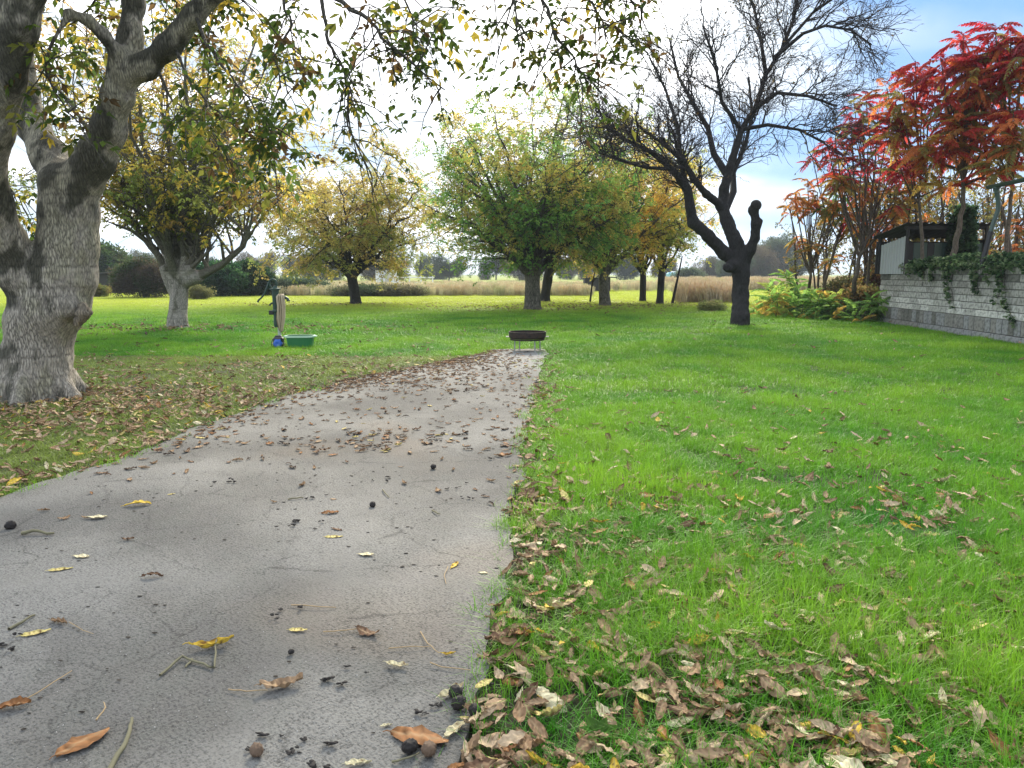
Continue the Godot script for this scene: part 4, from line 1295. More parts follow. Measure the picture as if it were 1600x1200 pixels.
func wall_side() -> void:
	rng.seed = 61
	var u := (W1 - W0).normalized()
	var n := u.cross(Vector3.UP)
	var along_wall := Basis(u, Vector3.UP, n)
	var ln := 11.6
	var wall := thing("block_wall", "weathered concrete block garden wall with ivy on top at the right", "wall", W0)
	wall.basis = along_wall
	var mb := MB.new()
	mb.box(Basis(), Vector3(ln * 0.5, 0.82, -0.118), Vector3(ln - 0.02, 1.68, 0.2), 0.0, Color.WHITE)
	mb.box(Basis(), Vector3(0.13, 0.82, -2.2), Vector3(0.2, 1.68, 3.9), 0.0, Color.WHITE)
	put_mesh("mortar", mb.mesh(M.mortar), wall)
	var cache := {}
	var rows := [[0.0, 0.16, 1.0, 0.03, [5, 0]], [0.16, 0.34, 0.25, 0.012, [5, 5, 0, 4]]]
	for r in 7:
		var tone := [[3, 3, 2], [3, 2, 2], [2, 2, 1], [2, 1, 1], [1, 1, 0], [1, 0, 4], [0, 4, 1]]
		rows.append([0.5 + r * 0.165, 0.165, 0.5, 0.0, tone[r]])
	rows.append([1.655, 0.1, 0.62, 0.02, [0, 1, 5]])
	for r in rows.size():
		var row: Array = rows[r]
		var x := -0.25 * float(r % 2) if row[2] == 0.5 else rng.randf_range(-0.1, 0.0)
		while x < ln:
			var x0 := maxf(x, -0.05 if r % 2 == 1 else 0.0)
			var w: float = x + row[2] - x0
			if w > 0.08:
				var key := "%d_%.2f" % [r, w]
				if not cache.has(key):
					var b := MB.new()
					b.box(Basis(), Vector3.ZERO, Vector3(w - 0.016, row[1] - 0.016, 0.2), 0.007, Color.WHITE)
					cache[key] = b.mesh(M.block_0)
				var o := put_mesh("coping_slab" if r == rows.size() - 1 else "block", cache[key], wall)
				o.material_override = M["block_%d" % row[4][rng.randi() % row[4].size()]]
				o.position = Vector3(x0 + w * 0.5, row[0] + row[1] * 0.5, -0.1 + row[3] + rng.randf_range(-0.008, 0.008))
				o.rotation = Vector3(rng.randf_range(-0.006, 0.006), rng.randf_range(-0.01, 0.01), rng.randf_range(-0.003, 0.003))
			x += row[2]
	# earth held behind the wall
	mb = MB.new()
	mb.box(along_wall, W0 + along_wall * Vector3(ln * 0.5 + 0.1, 0.77, -4.3), Vector3(ln - 0.3, 1.56, 8.1), 0.0, Color(0.12, 0.09, 0.05))
	put_mesh("raised_ground", mb.mesh(M.soil), null, "structure")
	ivy(along_wall, ln)
	shed(along_wall)
	# building outside the picture whose eaves gutter reaches into it
	var g0 := Vector3(11.19, 3.539, -18.5)
	var gut := thing("outbuilding", "building corner showing only a green eaves gutter with bent downpipe above the wall", "building", g0)
	gut.basis = along_wall
	mb = MB.new()
	mb.box(Basis(), Vector3(5.6, -0.95, -3.6), Vector3(8.2, 5.0, 5.4), 0.01, Color.WHITE)
	put_mesh("wall", mb.mesh(M.plaster), gut)
	mb = MB.new()
	mb.box(Basis(Vector3(1, 0, 0), 0.42), Vector3(5.7, 1.4, -3.0), Vector3(8.4, 0.1, 6.2), 0.01, Color.WHITE)
	put_mesh("roof", mb.mesh(M.tile_red), gut)
	mb = MB.new()
	# half round gutter: an open channel
	var ring := 9
	for side in 2:
		for k in ring:
			var a0 := PI + PI * k / ring
			var a1 := PI + PI * (k + 1) / ring
			var rr := 0.075 - 0.005 * side
			var p0 := Vector3(0, sin(a0) * rr, cos(a0) * rr)
			var p1 := Vector3(0, sin(a1) * rr, cos(a1) * rr)
			var far := Vector3(9.0, 0, 0)
			if side == 0:
				mb.quad(p0, p1, p1 + far, p0 + far, Color.WHITE)
			else:
				mb.quad(p1, p0, p0 + far, p1 + far, Color.WHITE)
	for k in ring:
		var a0 := PI + PI * k / ring
		var a1 := PI + PI * (k + 1) / ring
		mb.tri(Vector3.ZERO, Vector3(0, sin(a1), cos(a1)) * 0.075, Vector3(0, sin(a0), cos(a0)) * 0.075, Color.WHITE)
	mb.tube(PackedVector3Array([Vector3(0, 0.0, 0.08), Vector3(9, 0, 0.08)]), PackedFloat32Array([0.009, 0.009]), 6, Color.WHITE)
	put_mesh("gutter", mb.mesh(M.gutter_green), gut)
	mb = MB.new()
	mb.lathe(Vector3(0.36, -0.2, 0), PackedVector2Array([Vector2(0.045, 0), Vector2(0.047, 0.04), Vector2(0.075, 0.12), Vector2(0.078, 0.15)]), 12, Color.WHITE)
	put_mesh("hopper", mb.mesh(M.gutter_green), gut)
	mb = MB.new()
	var inv := along_wall.inverse()
	var dp := []
	for q in [Vector3(11.181, 3.371, -18.15), Vector3(11.234, 3.112, -18.15), Vector3(11.235, 2.938, -18.15), Vector3(11.155, 2.677, -18.15), Vector3(11.094, 2.356, -18.15)]:
		dp.append(inv * (q - g0))
	mb.tube(PackedVector3Array(dp), PackedFloat32Array([0.052, 0.052, 0.052, 0.05, 0.05]), 12, Color.WHITE)
	put_mesh("downpipe", mb.mesh(M.gutter_green), gut)
	mb = MB.new()
	var lo: Array = []
	for q in [Vector3(11.113, 2.473, -18.15), Vector3(11.043, 2.092, -18.15), Vector3(10.973, 1.695, -18.15)]:
		lo.append(inv * (q - g0))
	mb.tube(PackedVector3Array(lo), PackedFloat32Array([0.058, 0.06, 0.062]), 12, Color.WHITE)
	put_mesh("lower_pipe", mb.mesh(M.black_plastic), gut)
	sumacs()

func ivy(bw: Basis, ln: float) -> void:
	rng.seed = 88
	var t := thing("ivy", "green ivy mat on the block wall's top with strands trailing down its face", "ivy", W0)
	t.basis = bw
	var lm := []
	for j in 3:
		var m := MB.new()
		for k in 3:
			var d := Vector3(rng.randf_range(-1, 1), rng.randf_range(-0.5, 0.6), rng.randf_range(0.1, 1)).normalized()
			var s := d.cross(Vector3.UP).normalized()
			var p := Vector3(rng.randf_range(-0.04, 0.04), rng.randf_range(-0.04, 0.04), rng.randf_range(0, 0.03))
			var nn := s.cross(d)
			m.leaf(p, d, s, nn, 0.075, 0.075, Color(1, 1, 1) * rng.randf_range(0.8, 1.2))
			m.leaf(p, (d + s * 1.1).normalized(), (s - d).normalized(), nn, 0.05, 0.04, Color(1, 1, 1) * rng.randf_range(0.8, 1.2))
			m.leaf(p, (d - s * 1.1).normalized(), (s + d).normalized(), nn, 0.05, 0.04, Color(1, 1, 1) * rng.randf_range(0.8, 1.2))
		lm.append(m.mesh(M.leaf))
	var pal := [Color(0.05, 0.11, 0.05), Color(0.1, 0.19, 0.08), Color(0.18, 0.29, 0.13), Color(0.3, 0.4, 0.22)]
	var xf := []
	var cols := PackedColorArray()
	var thick := noise(0.9, FastNoiseLite.TYPE_SIMPLEX_SMOOTH, 12, 2)
	var put_leaf := func(p: Vector3) -> void:
		xf.append(yawed(p, rng.randf_range(-1.2, 1.2), rng.randf_range(0.6, 1.25), 0.6))
		cols.append(pick(pal, rng.randf()))
	for k in 3900:
		var x := rng.randf_range(1.2, ln)
		var cover := smoothstep(1.2, 3.0, x) * (0.75 + thick.get_noise_1d(x) * 0.6)
		if rng.randf() > cover:
			continue
		var h := rng.randf_range(0.0, 0.22 * cover + 0.05)
		put_leaf.call(Vector3(x, 1.74 + h, rng.randf_range(-0.55, 0.06)))
		# overhang on the face
		if rng.randf() < 0.33:
			var drop := pow(rng.randf(), 2.0) * maxf(0.0, 0.18 + thick.get_noise_1d(x * 2.0 + 40.0) * 0.5)
			put_leaf.call(Vector3(x, 1.74 - drop, 0.035 + rng.randf() * 0.05))
	var vm := MB.new()
	for S in [[3.1, 0.35, 0.1, 90], [3.6, 0.42, 0.15, 90], [4.5, 0.95, 0.35, 120], [4.75, 1.15, 0.3, 70], [5.9, 0.65, 0.2, 80], [6.15, 0.5, -0.2, 60], [7.25, 1.35, 0.62, 130], [7.1, 0.9, -0.1, 80], [8.4, 0.7, 0.2, 90]]:
		var a := Vector3(S[0], 1.75, 0.03)
		var pts := bez(a, a + Vector3(-0.15 * S[2], -S[1] * 0.6, 0.01), a + Vector3(S[2], -S[1], 0.0), 10, 0.025)
		vm.tube(pts, taper(11, 0.009, 0.003), 4, Color(0.8, 0.6, 0.4))
		for k in int(S[3] * 0.32):
			var at := rng.randf()
			put_leaf.call(along(pts, at) + Vector3(rng.randf_range(-0.1, 0.1), rng.randf_range(-0.05, 0.05), 0.02 + rng.randf() * 0.03))
	put_mesh("vines", vm.mesh(M.twig), t)
	put_variants("leaves", lm, xf, cols, t)
	# dark ivy pillar against the shed
	var c := thing("ivy_column", "dark column of ivy climbing beside the shed under its corrugated roof", "ivy", Vector3(13.015, 1.926, -22.6))
	xf = []
	cols = PackedColorArray()
	for k in 1300:
		var a := rng.randf() * TAU
		var y := rng.randf_range(-0.1, 1.5)
		var r := rng.randf_range(0.18, 0.42) * (1.0 - 0.25 * y / 1.5)
		xf.append(yawed(Vector3(cos(a) * r, y, sin(a) * r), rng.randf() * TAU, rng.randf_range(1.0, 1.6), 0.7))
		cols.append(pick(pal, rng.randf() * 0.55))
	vm = MB.new()
	vm.tube(PackedVector3Array([Vector3(0, -0.3, 0), Vector3(0.05, 0.7, 0), Vector3(-0.05, 1.6, 0)]), PackedFloat32Array([0.12, 0.1, 0.05]), 6, Color(0.6, 0.5, 0.4))
	put_mesh("stem", vm.mesh(M.twig), c)
	put_variants("leaves", lm, xf, cols, c)

func shed(_bw: Basis) -> void:
	# lean-to with a corrugated roof standing on the raised ground; its pale side looks left
	var o := Vector3(11.454, 2.929, -22.6)
	var t := thing("shed", "small dark shed with wavy corrugated roof and pale sheet side behind the wall", "shed", Vector3(o.x, 1.5, o.z))
	var h := o.y - 1.5
	var w := 2.6
	var dep := 2.2
	var fall := 0.33
	var mb := MB.new()
	# corrugations run away from the front edge
	var wave := 11
	var steps := wave * 6
	for k in steps:
		for s in 2:
			var x0 := -0.12 + w * k / steps
			var x1 := -0.12 + w * (k + 1) / steps
			var y0 := h + sin(TAU * k / 6.0) * 0.028 + 0.006 * s
			var y1 := h + sin(TAU * (k + 1) / 6.0) * 0.028 + 0.006 * s
			var b := Vector3(0, -fall, -dep)
			var p := Vector3(x0, y0 + 0.02, 0.1)
			var q := Vector3(x1, y1 + 0.02, 0.1)
			if s == 0:
				mb.quad(p, p + b, q + b, q, Color.WHITE)
			else:
				mb.quad(p, q, q + b, p + b, Color.WHITE)
	put_mesh("roof", mb.mesh(M.dark_roof), t)
	mb = MB.new()
	mb.box(Basis(), Vector3(1.15, h - 0.1, -0.1), Vector3(2.4, 0.1, 0.06), 0.005, Color.WHITE)
	put_mesh("beam", mb.mesh(M.dark_wood), t)
	# pale corrugated sheets on the side
	for k in 9:
		mb = MB.new()
		var z := -0.12 - k * 0.17
		var top := h - 0.34 - 0.15 * k * 0.17
		for j in 6:
			var a0 := PI * j / 6.0
			var a1 := PI * (j + 1) / 6.0
			mb.quad(Vector3(-sin(a0) * 0.03, 0, z - cos(a0) * 0.07), Vector3(-sin(a1) * 0.03, 0, z - cos(a1) * 0.07), Vector3(-sin(a1) * 0.03, top, z - cos(a1) * 0.07), Vector3(-sin(a0) * 0.03, top, z - cos(a0) * 0.07), Color.WHITE)
		mb.box(Basis(), Vector3(0.012, top * 0.5, z), Vector3(0.02, top, 0.168), 0.0, Color.WHITE)
		put_mesh("sheet_panel", mb.mesh(M.white_panel), t)
	for q in [Vector3(0.0, 0, -0.02), Vector3(0.05, 0, -1.75), Vector3(2.3, 0, -0.05)]:
		mb = MB.new()
		var ph: float = h - 0.06 + q.z * 0.14
		mb.box(Basis(), q + Vector3(0, ph * 0.5, 0), Vector3(0.07, ph, 0.07), 0.005, Color.WHITE)
		put_mesh("post", mb.mesh(M.dark_wood), t)
	for k in 11:
		mb = MB.new()
		mb.box(Basis(), Vector3(0.15 + k * 0.2, 0.45, -0.12 - 0.004 * (k % 2)), Vector3(0.19, 0.9, 0.025), 0.004, Color.WHITE)
		put_mesh("plank", mb.mesh(M.pump_green if k % 3 else M.dark_wood), t)
	mb = MB.new()
	mb.box(Basis(), Vector3(1.15, 0.5, -1.8), Vector3(2.4, 1.0, 0.05), 0.005, Color.WHITE)
	put_mesh("back_wall", mb.mesh(M.dark_wood), t)
	mb = MB.new()
	mb.box(Basis(), Vector3(2.35, 0.5, -0.95), Vector3(0.04, 1.0, 1.6), 0.005, Color.WHITE)
	put_mesh("side_wall", mb.mesh(M.dark_wood), t)

var REDS := [Color(0.42, 0.035, 0.05), Color(0.54, 0.075, 0.055), Color(0.66, 0.24, 0.08), Color(0.36, 0.07, 0.09), Color(0.3, 0.28, 0.09), Color(0.48, 0.24, 0.06), Color(0.12, 0.24, 0.07), Color(0.3, 0.52, 0.12), Color(0.5, 0.6, 0.14), Color(0.55, 0.4, 0.09)]
var fronds := {}

# one pinnate frond a metre long reaching along +x and drooping
func frond(kind: int, j: int) -> ArrayMesh:
	var key := kind * 8 + j
	if fronds.has(key):
		return fronds[key]
	var mb := MB.new()
	var base: Color = REDS[kind]
	var pts := PackedVector3Array()
	var sag := rng.randf_range(0.4, 1.1)
	var sideways := rng.randf_range(-0.12, 0.12)
	for k in 9:
		var t := k / 8.0
		pts.append(Vector3(t, 0.16 * sin(t * 2.4) - sag * t * t * 0.55, sideways * t * t))
	mb.tube(pts, taper(9, 0.008, 0.003), 3, base * 0.7)
	mb.n.clear()
	mb.uv.clear()
	for k in 12:
		var t := 0.16 + 0.8 * k / 11.0
		var p := along(pts, t)
		var d := (along(pts, t + 0.04) - along(pts, t - 0.04)).normalized()
		var ll := 0.25 * sin(PI * (0.22 + 0.68 * k / 11.0)) + 0.03
		for s in [-1.0, 1.0]:
			var side := Vector3(0, 0, s)
			var ld: Vector3 = (side * rng.randf_range(0.75, 1.0) + d * 0.55 + Vector3.DOWN * rng.randf_range(0.2, 0.75)).normalized()
			var ls: Vector3 = ld.cross(Vector3.UP).normalized()
			mb.leaf(p, ld, ls, ls.cross(ld), ll * rng.randf_range(0.85, 1.1), 0.1, base * rng.randf_range(0.75, 1.25))
	var dd := (pts[8] - pts[7]).normalized()
	var s2 := dd.cross(Vector3.UP).normalized()
	mb.leaf(pts[8], dd, s2, s2.cross(dd), 0.16, 0.07, base)
	fronds[key] = mb.mesh(M.leaf)
	return fronds[key]

func sumac(called: String, label: String, group: String, base: Vector3, stem: Array, r0: float, tips: Array, cnt: int, size: float, lift := 0.2) -> Node3D:
	var t := thing(called, label, "shrub" if called == "young_sumac" else "tree", base, group)
	var tb := MB.new()
	var pts := PackedVector3Array([Vector3.ZERO])
	for p in stem:
		pts.append(p - base)
	var fine := PackedVector3Array()
	for k in (pts.size() - 1) * 4 + 1:
		fine.append(along(pts, float(k) / ((pts.size() - 1) * 4)) + (ball() * r0 * 0.35 if k > 0 else Vector3(0, -0.1, 0)))
	tb.tube(fine, taper(fine.size(), r0, r0 * 0.5), 8, Color.WHITE, 0.06)
	put_mesh("trunk", tb.mesh(M.sumac_bark), t)
	var bm := MB.new()
	if called == "sumac":
		var more := []
		for T in tips:
			more.append([T[0] + ball() * Vector3(0.9, 0.5, 0.9) + Vector3(0, -0.2, 0), T[1]])
			if rng.randf() < 0.7:
				more.append([T[0] + Vector3(rng.randf_range(-0.7, 0.7), rng.randf_range(-1.6, -0.7), rng.randf_range(-0.7, 0.7)), [T[1][0], 4, 5, 9, 2]])
		tips = tips + more
	for T in tips:
		var e: Vector3 = T[0] - base
		var p := along(fine, rng.randf_range(0.6, 1.0))
		if T == tips[0]:
			p = fine[-1]
		var mid := Vector3(lerpf(p.x, e.x, 0.65), lerpf(p.y, e.y, 0.4), lerpf(p.z, e.z, 0.65))
		var b := bez(p, mid, e, 6, 0.03)
		bm.tube(b, taper(7, r0 * 0.45, 0.013), 6, Color(0.85, 0.8, 0.75))
		var a0 := rng.randf() * TAU
		for k in (cnt * 7 / 6 if called == "sumac" else cnt):
			var kind: int = T[1][rng.randi() % T[1].size()]
			var o := put_mesh("frond", frond(kind, rng.randi() % 3), t)
			var yaw := a0 + TAU * k / cnt + rng.randf_range(-0.3, 0.3)
			var s := size * rng.randf_range(0.7, 1.05) * (0.9 if called == "sumac" else 1.15)
			o.transform = Transform3D((Basis(Vector3.UP, yaw) * Basis(Vector3(0, 0, 1), rng.randf_range(lift - 0.8, lift + 0.4)) * Basis(Vector3(1, 0, 0), rng.randf_range(-0.3, 0.3))).scaled(Vector3.ONE * s), e + Vector3.DOWN * rng.randf_range(0.0, 0.35))
	put_mesh("boughs", bm.mesh(M.sumac_bark), t)
	return t

func sumacs() -> void:
	rng.seed = 131
	var sb := bark("sumac_bark", Color(0.2, 0.165, 0.13), 3.0, 0.6, 15, 0.5)
	sb.vertex_color_use_as_albedo = true
	var reds := [0, 0, 1, 1, 3, 4]
	var warm := [1, 2, 1, 0, 2, 4]
	var orange := [5, 5, 2, 4]
	var grp := "red sumac trees over the wall"
	sumac("sumac", "small sumac with brown orange leaves standing leftmost, forked dark stem", grp, Vector3(10.869, 0, -28.553), [Vector3(10.009, 1.248, -26), Vector3(9.986, 2.053, -26)], 0.07, [[Vector3(10.101, 4.181, -26), orange], [Vector3(9.631, 3.871, -26), orange], [Vector3(9.268, 4.16, -25.8), orange], [Vector3(10.484, 3.767, -26), [5, 4, 9]], [Vector3(9.817, 4.574, -26.2), orange], [Vector3(10.764, 4.386, -26), [6, 4, 6]]], 9, 0.62)
	sumac("sumac", "thin dark stemmed sumac between the brown orange one and the thick curved stem", grp, Vector3(11.091, 0, -27.679), [Vector3(10.726, 1.243, -26.5), Vector3(10.969, 2.322, -26.5), Vector3(11.221, 3.176, -26.5)], 0.06, [[Vector3(11.523, 4.232, -26.5), [6, 4, 3]], [Vector3(10.812, 3.494, -26.5), [5, 9]], [Vector3(11.173, 5, -26.3), reds], [Vector3(10.654, 5.469, -26.4), reds]], 9, 0.6)
	sumac("sumac", "sumac with curved grey stem just left of the wall's end, dark red crown", grp, Vector3(11.519, 0, -26.082), [Vector3(10.96, 1.26, -24.8), Vector3(11.107, 2.169, -24.8), Vector3(11.332, 2.769, -24.8)], 0.085, [[Vector3(11.343, 5.034, -24.8), reds], [Vector3(10.482, 5.869, -24.6), reds], [Vector3(10.161, 5.745, -25), reds], [Vector3(10.84, 6.439, -24.6), [0, 3, 4]], [Vector3(11.488, 5.644, -24.4), warm], [Vector3(10.734, 5.168, -24.4), reds], [Vector3(11.837, 4.84, -24.8), [4, 5, 1]]], 10, 0.68)
	sumac("sumac", "slim sumac rising at the wall's far corner, purple red leaves on its top", grp, Vector3(11.805, 0, -25.711), [Vector3(11.712, 1.253, -25.5), Vector3(11.728, 2.908, -25.5), Vector3(11.855, 4.129, -25.5)], 0.055, [[Vector3(11.239, 7.207, -25.5), [3, 0, 4]], [Vector3(12.107, 5.258, -25), warm], [Vector3(10.928, 6.17, -25.2), reds], [Vector3(10.734, 4.847, -25.6), reds]], 9, 0.66)
	sumac("sumac", "sumac whose bright red fronds hang over the shed roof, stem beside the shed", grp, Vector3(11.352, 1.958, -21.5), [Vector3(11.261, 2.687, -21.5), Vector3(11.126, 3.546, -21.5), Vector3(11.067, 4.55, -21.4)], 0.05, [[Vector3(10.445, 6.68, -21), warm], [Vector3(10.391, 5.549, -21.4), reds], [Vector3(10.756, 5.878, -21), warm], [Vector3(11.02, 5.066, -21), warm], [Vector3(10.617, 4.801, -21.4), reds], [Vector3(10.858, 6.503, -20.6), warm], [Vector3(10.504, 6.999, -21), [0, 1, 1]]], 10, 0.8)
	sumac("sumac", "pale grey stemmed sumac growing behind the wall in front of the ivy column", grp, Vector3(11.454, 1.832, -20.2), [Vector3(11.503, 2.453, -20.2), Vector3(11.591, 3.181, -20.2), Vector3(11.537, 4.22, -20.2), Vector3(11.434, 5.147, -20.1)], 0.075, [[Vector3(11.354, 6.737, -20), warm], [Vector3(10.865, 5.899, -20), warm], [Vector3(11.561, 7.002, -19.6), [1, 1, 0]], [Vector3(11.535, 6.007, -19.8), warm], [Vector3(11.032, 5.399, -19.8), [2, 1, 4]], [Vector3(10.633, 6.812, -20), [0, 1, 3]], [Vector3(11.771, 5.511, -19.6), warm], [Vector3(11.263, 7.322, -20.2), [1, 0]]], 11, 0.82)
	sumac("sumac", "sumac at the picture's right edge whose orange red crown reaches highest", grp, Vector3(12.448, 1.869, -19.6), [Vector3(12.433, 2.739, -19.6), Vector3(12.428, 3.831, -19.6), Vector3(12.221, 5.038, -19.5)], 0.06, [[Vector3(11.844, 7.034, -19.2), warm], [Vector3(11.599, 6.382, -19.2), warm], [Vector3(12.013, 6.259, -19), warm], [Vector3(12.019, 5.388, -19), warm], [Vector3(11.822, 4.761, -19.2), [4, 1, 2]], [Vector3(12.096, 6.976, -19), reds], [Vector3(12.394, 4.653, -19), [1, 2]], [Vector3(11.564, 7.309, -19.4), reds]], 11, 0.82)
	sumac("sumac", "slanting thin sumac between the pale grey stem and the gutter", grp, Vector3(13.471, 1.947, -21), [Vector3(13.203, 2.996, -21), Vector3(12.657, 4.328, -21), Vector3(12.303, 5.473, -21)], 0.045, [[Vector3(12.08, 6.119, -21), warm], [Vector3(12.367, 5.274, -20.8), [2, 4, 1]], [Vector3(12.661, 4.789, -20.8), [4, 2]], [Vector3(11.76, 4.903, -21), [0, 3, 1]]], 9, 0.75)
	sumac("sumac", "far sumac behind the shed roof with rusty orange fronds low on its stem", grp, Vector3(12.587, 1.981, -25.5), [Vector3(12.424, 3.112, -25.5), Vector3(12.228, 4.129, -25.5)], 0.05, [[Vector3(12.11, 4.331, -25.5), [2, 5, 4]], [Vector3(12.485, 3.381, -25), [2, 1, 5]], [Vector3(12.152, 3.181, -25), [2, 5]], [Vector3(12.271, 5.779, -25.2), reds], [Vector3(12.779, 4.374, -25), [4, 9, 5]]], 8, 0.6)
	sumac("sumac", "far sumac behind the gutter with glowing orange leaves low down", grp, Vector3(16.567, 2.043, -25.5), [Vector3(16.464, 2.703, -25.5), Vector3(16.452, 3.724, -25.5)], 0.05, [[Vector3(16.108, 2.376, -25), [2, 2, 9]], [Vector3(16.33, 3.281, -25), [2, 5]], [Vector3(16.135, 2.188, -25.5), [2, 9]], [Vector3(16.135, 4.275, -25), [4, 5]], [Vector3(16.611, 2.477, -25), [2, 2]]], 8, 0.6)
	# thicket of bare stems behind
	var ws := sprays(3, 2, 3, 0.11, 0.3)
	var pal := [Color(0.14, 0.16, 0.045), Color(0.24, 0.22, 0.06), Color(0.32, 0.2, 0.06), Color(0.13, 0.09, 0.045)]
	for k in 56:
		var px := rng.randf_range(12.2, 20.5)
		var pz := rng.randf_range(-35.0, -24.2)
		var ground := 1.5 if px > 12.4 and pz > -24.2 else 0.0
		if px / -pz > 0.75:
			px = -pz * rng.randf_range(0.5, 0.74)
		var b := Vector3(px, ground, pz)
		var t := thing("thicket_tree", "thin bare stemmed tree in the thicket behind shed and wall", "tree", b, "thicket of thin trees behind the wall")
		var hgt := rng.randf_range(3.6, 5.6)
		var mb := MB.new()
		var top := Vector3(rng.randf_range(-0.6, 0.6), hgt, rng.randf_range(-0.5, 0.5))
		var st := bez(Vector3(0, -0.1, 0), Vector3(top.x * 0.2 + rng.randf_range(-0.25, 0.25), hgt * 0.5, 0), top, 8, 0.05)
		mb.tube(st, taper(9, rng.randf_range(0.04, 0.075), 0.015), 6, Color(0.6, 0.55, 0.5))
		var xf := []
		var cols := PackedColorArray()
		for j in 11:
			var p := along(st, rng.randf_range(0.3, 1.0))
			var e := p + Vector3(rng.randf_range(-1, 1), rng.randf_range(0.4, 1.3), rng.randf_range(-1, 1)) * rng.randf_range(0.4, 0.9)
			mb.tube(bez(p, p.lerp(e, 0.5) + Vector3(0, -0.1, 0), e, 4, 0.03), taper(5, 0.02, 0.006), 4, Color(0.55, 0.5, 0.45))
			for w in 7:
				if rng.randf() < 0.55:
					xf.append(yawed(p.lerp(e, rng.randf_range(0.5, 1.1)) + ball() * 0.2, rng.randf() * TAU, rng.randf_range(0.7, 1.2), 0.5))
					cols.append(pick(pal, rng.randf()))
		put_mesh("trunk", mb.mesh(M.sumac_bark), t)
		put_variants("foliage", ws, xf, cols, t)
	# young green suckers in front
	var green := [7, 7, 8, 7]
	var yg := "young green sumac plants beside the wall"
	var young := [
		["tallest light green young sumac, its shoot standing above the others", 1232, 493, 424, [7, 8, 7]],
		["leftmost light green young sumac with spreading fronds", 1200, 490, 443, green],
		["young sumac with an orange lower leaf, second from the left", 1212, 496, 452, [7, 8, 9]],
		["bluish green young sumac in the middle of the row", 1252, 497, 456, [7, 7, 6]],
		["low bushy young sumac right of the middle", 1275, 499, 462, [7, 6, 7]],
		["young sumac below the dark stems, yellowing fronds", 1300, 498, 452, [8, 8, 9]],
		["green young sumac at the foot of the curved grey stem", 1322, 501, 470, [7, 6]],
		["last young sumac beside the wall's lower corner", 1360, 503, 462, [7, 6, 6]]]
	var yb := [Vector3(10.094, 0, -28.109), Vector3(9.799, 0, -29.483), Vector3(9.201, 0, -26.857), Vector3(9.947, 0, -26.464), Vector3(10.159, 0, -25.711), Vector3(10.846, 0, -26.082), Vector3(10.857, 0, -24.999), Vector3(11.187, 0, -24.002)]
	for k in young.size():
		var Y: Array = young[k]
		var b: Vector3 = yb[k]
		var top: float = (428.0 - Y[3]) / 1200.0 * -b.z + 1.5
		var tips := []
		for j in 9:
			var a := rng.randf() * TAU
			var f := pow((j + 0.6) / 9.0, 0.8)
			var r := 0.5 * (1.1 - f) + 0.1
			tips.append([b + Vector3(cos(a) * r, top * f * 0.92, sin(a) * r * 0.8), Y[4] if j > 1 else Y[4] + [9]])
		tips.reverse()
		sumac("young_sumac", Y[0], yg, b, [b + Vector3(0.04, top * 0.4, 0), b + Vector3(0, top * 0.8, 0)], 0.022, tips, 8, 0.52, 0.75)
	var dry := clumps(3, 26, 0.24, 0.1)
	bush("dry_brush", "tangle of dry twiggy brush between young sumacs and the wall's end", "brush", Vector3(11.493, 0, -25.35), Vector3(0.6, 0.5, 0.5), 300, [Color(0.24, 0.2, 0.08), Color(0.3, 0.19, 0.08), Color(0.16, 0.2, 0.05)], dry, 501, 0.9, "", 26)
	bush("dry_brush", "paler dry brush behind the young sumacs, under the thin dark stems", "brush", Vector3(14.243, 0, -32.673), Vector3(1.2, 0.65, 0.7), 480, [Color(0.2, 0.2, 0.07), Color(0.24, 0.17, 0.07), Color(0.13, 0.15, 0.05)], dry, 502, 0.9, "", 30)
	bush("dry_brush", "reddish brown withered brush at the wall's far corner", "brush", Vector3(13.024, 0, -27.679), Vector3(0.7, 0.8, 0.5), 320, [Color(0.2, 0.08, 0.04), Color(0.16, 0.14, 0.05)], dry, 503, 0.9, "", 22)

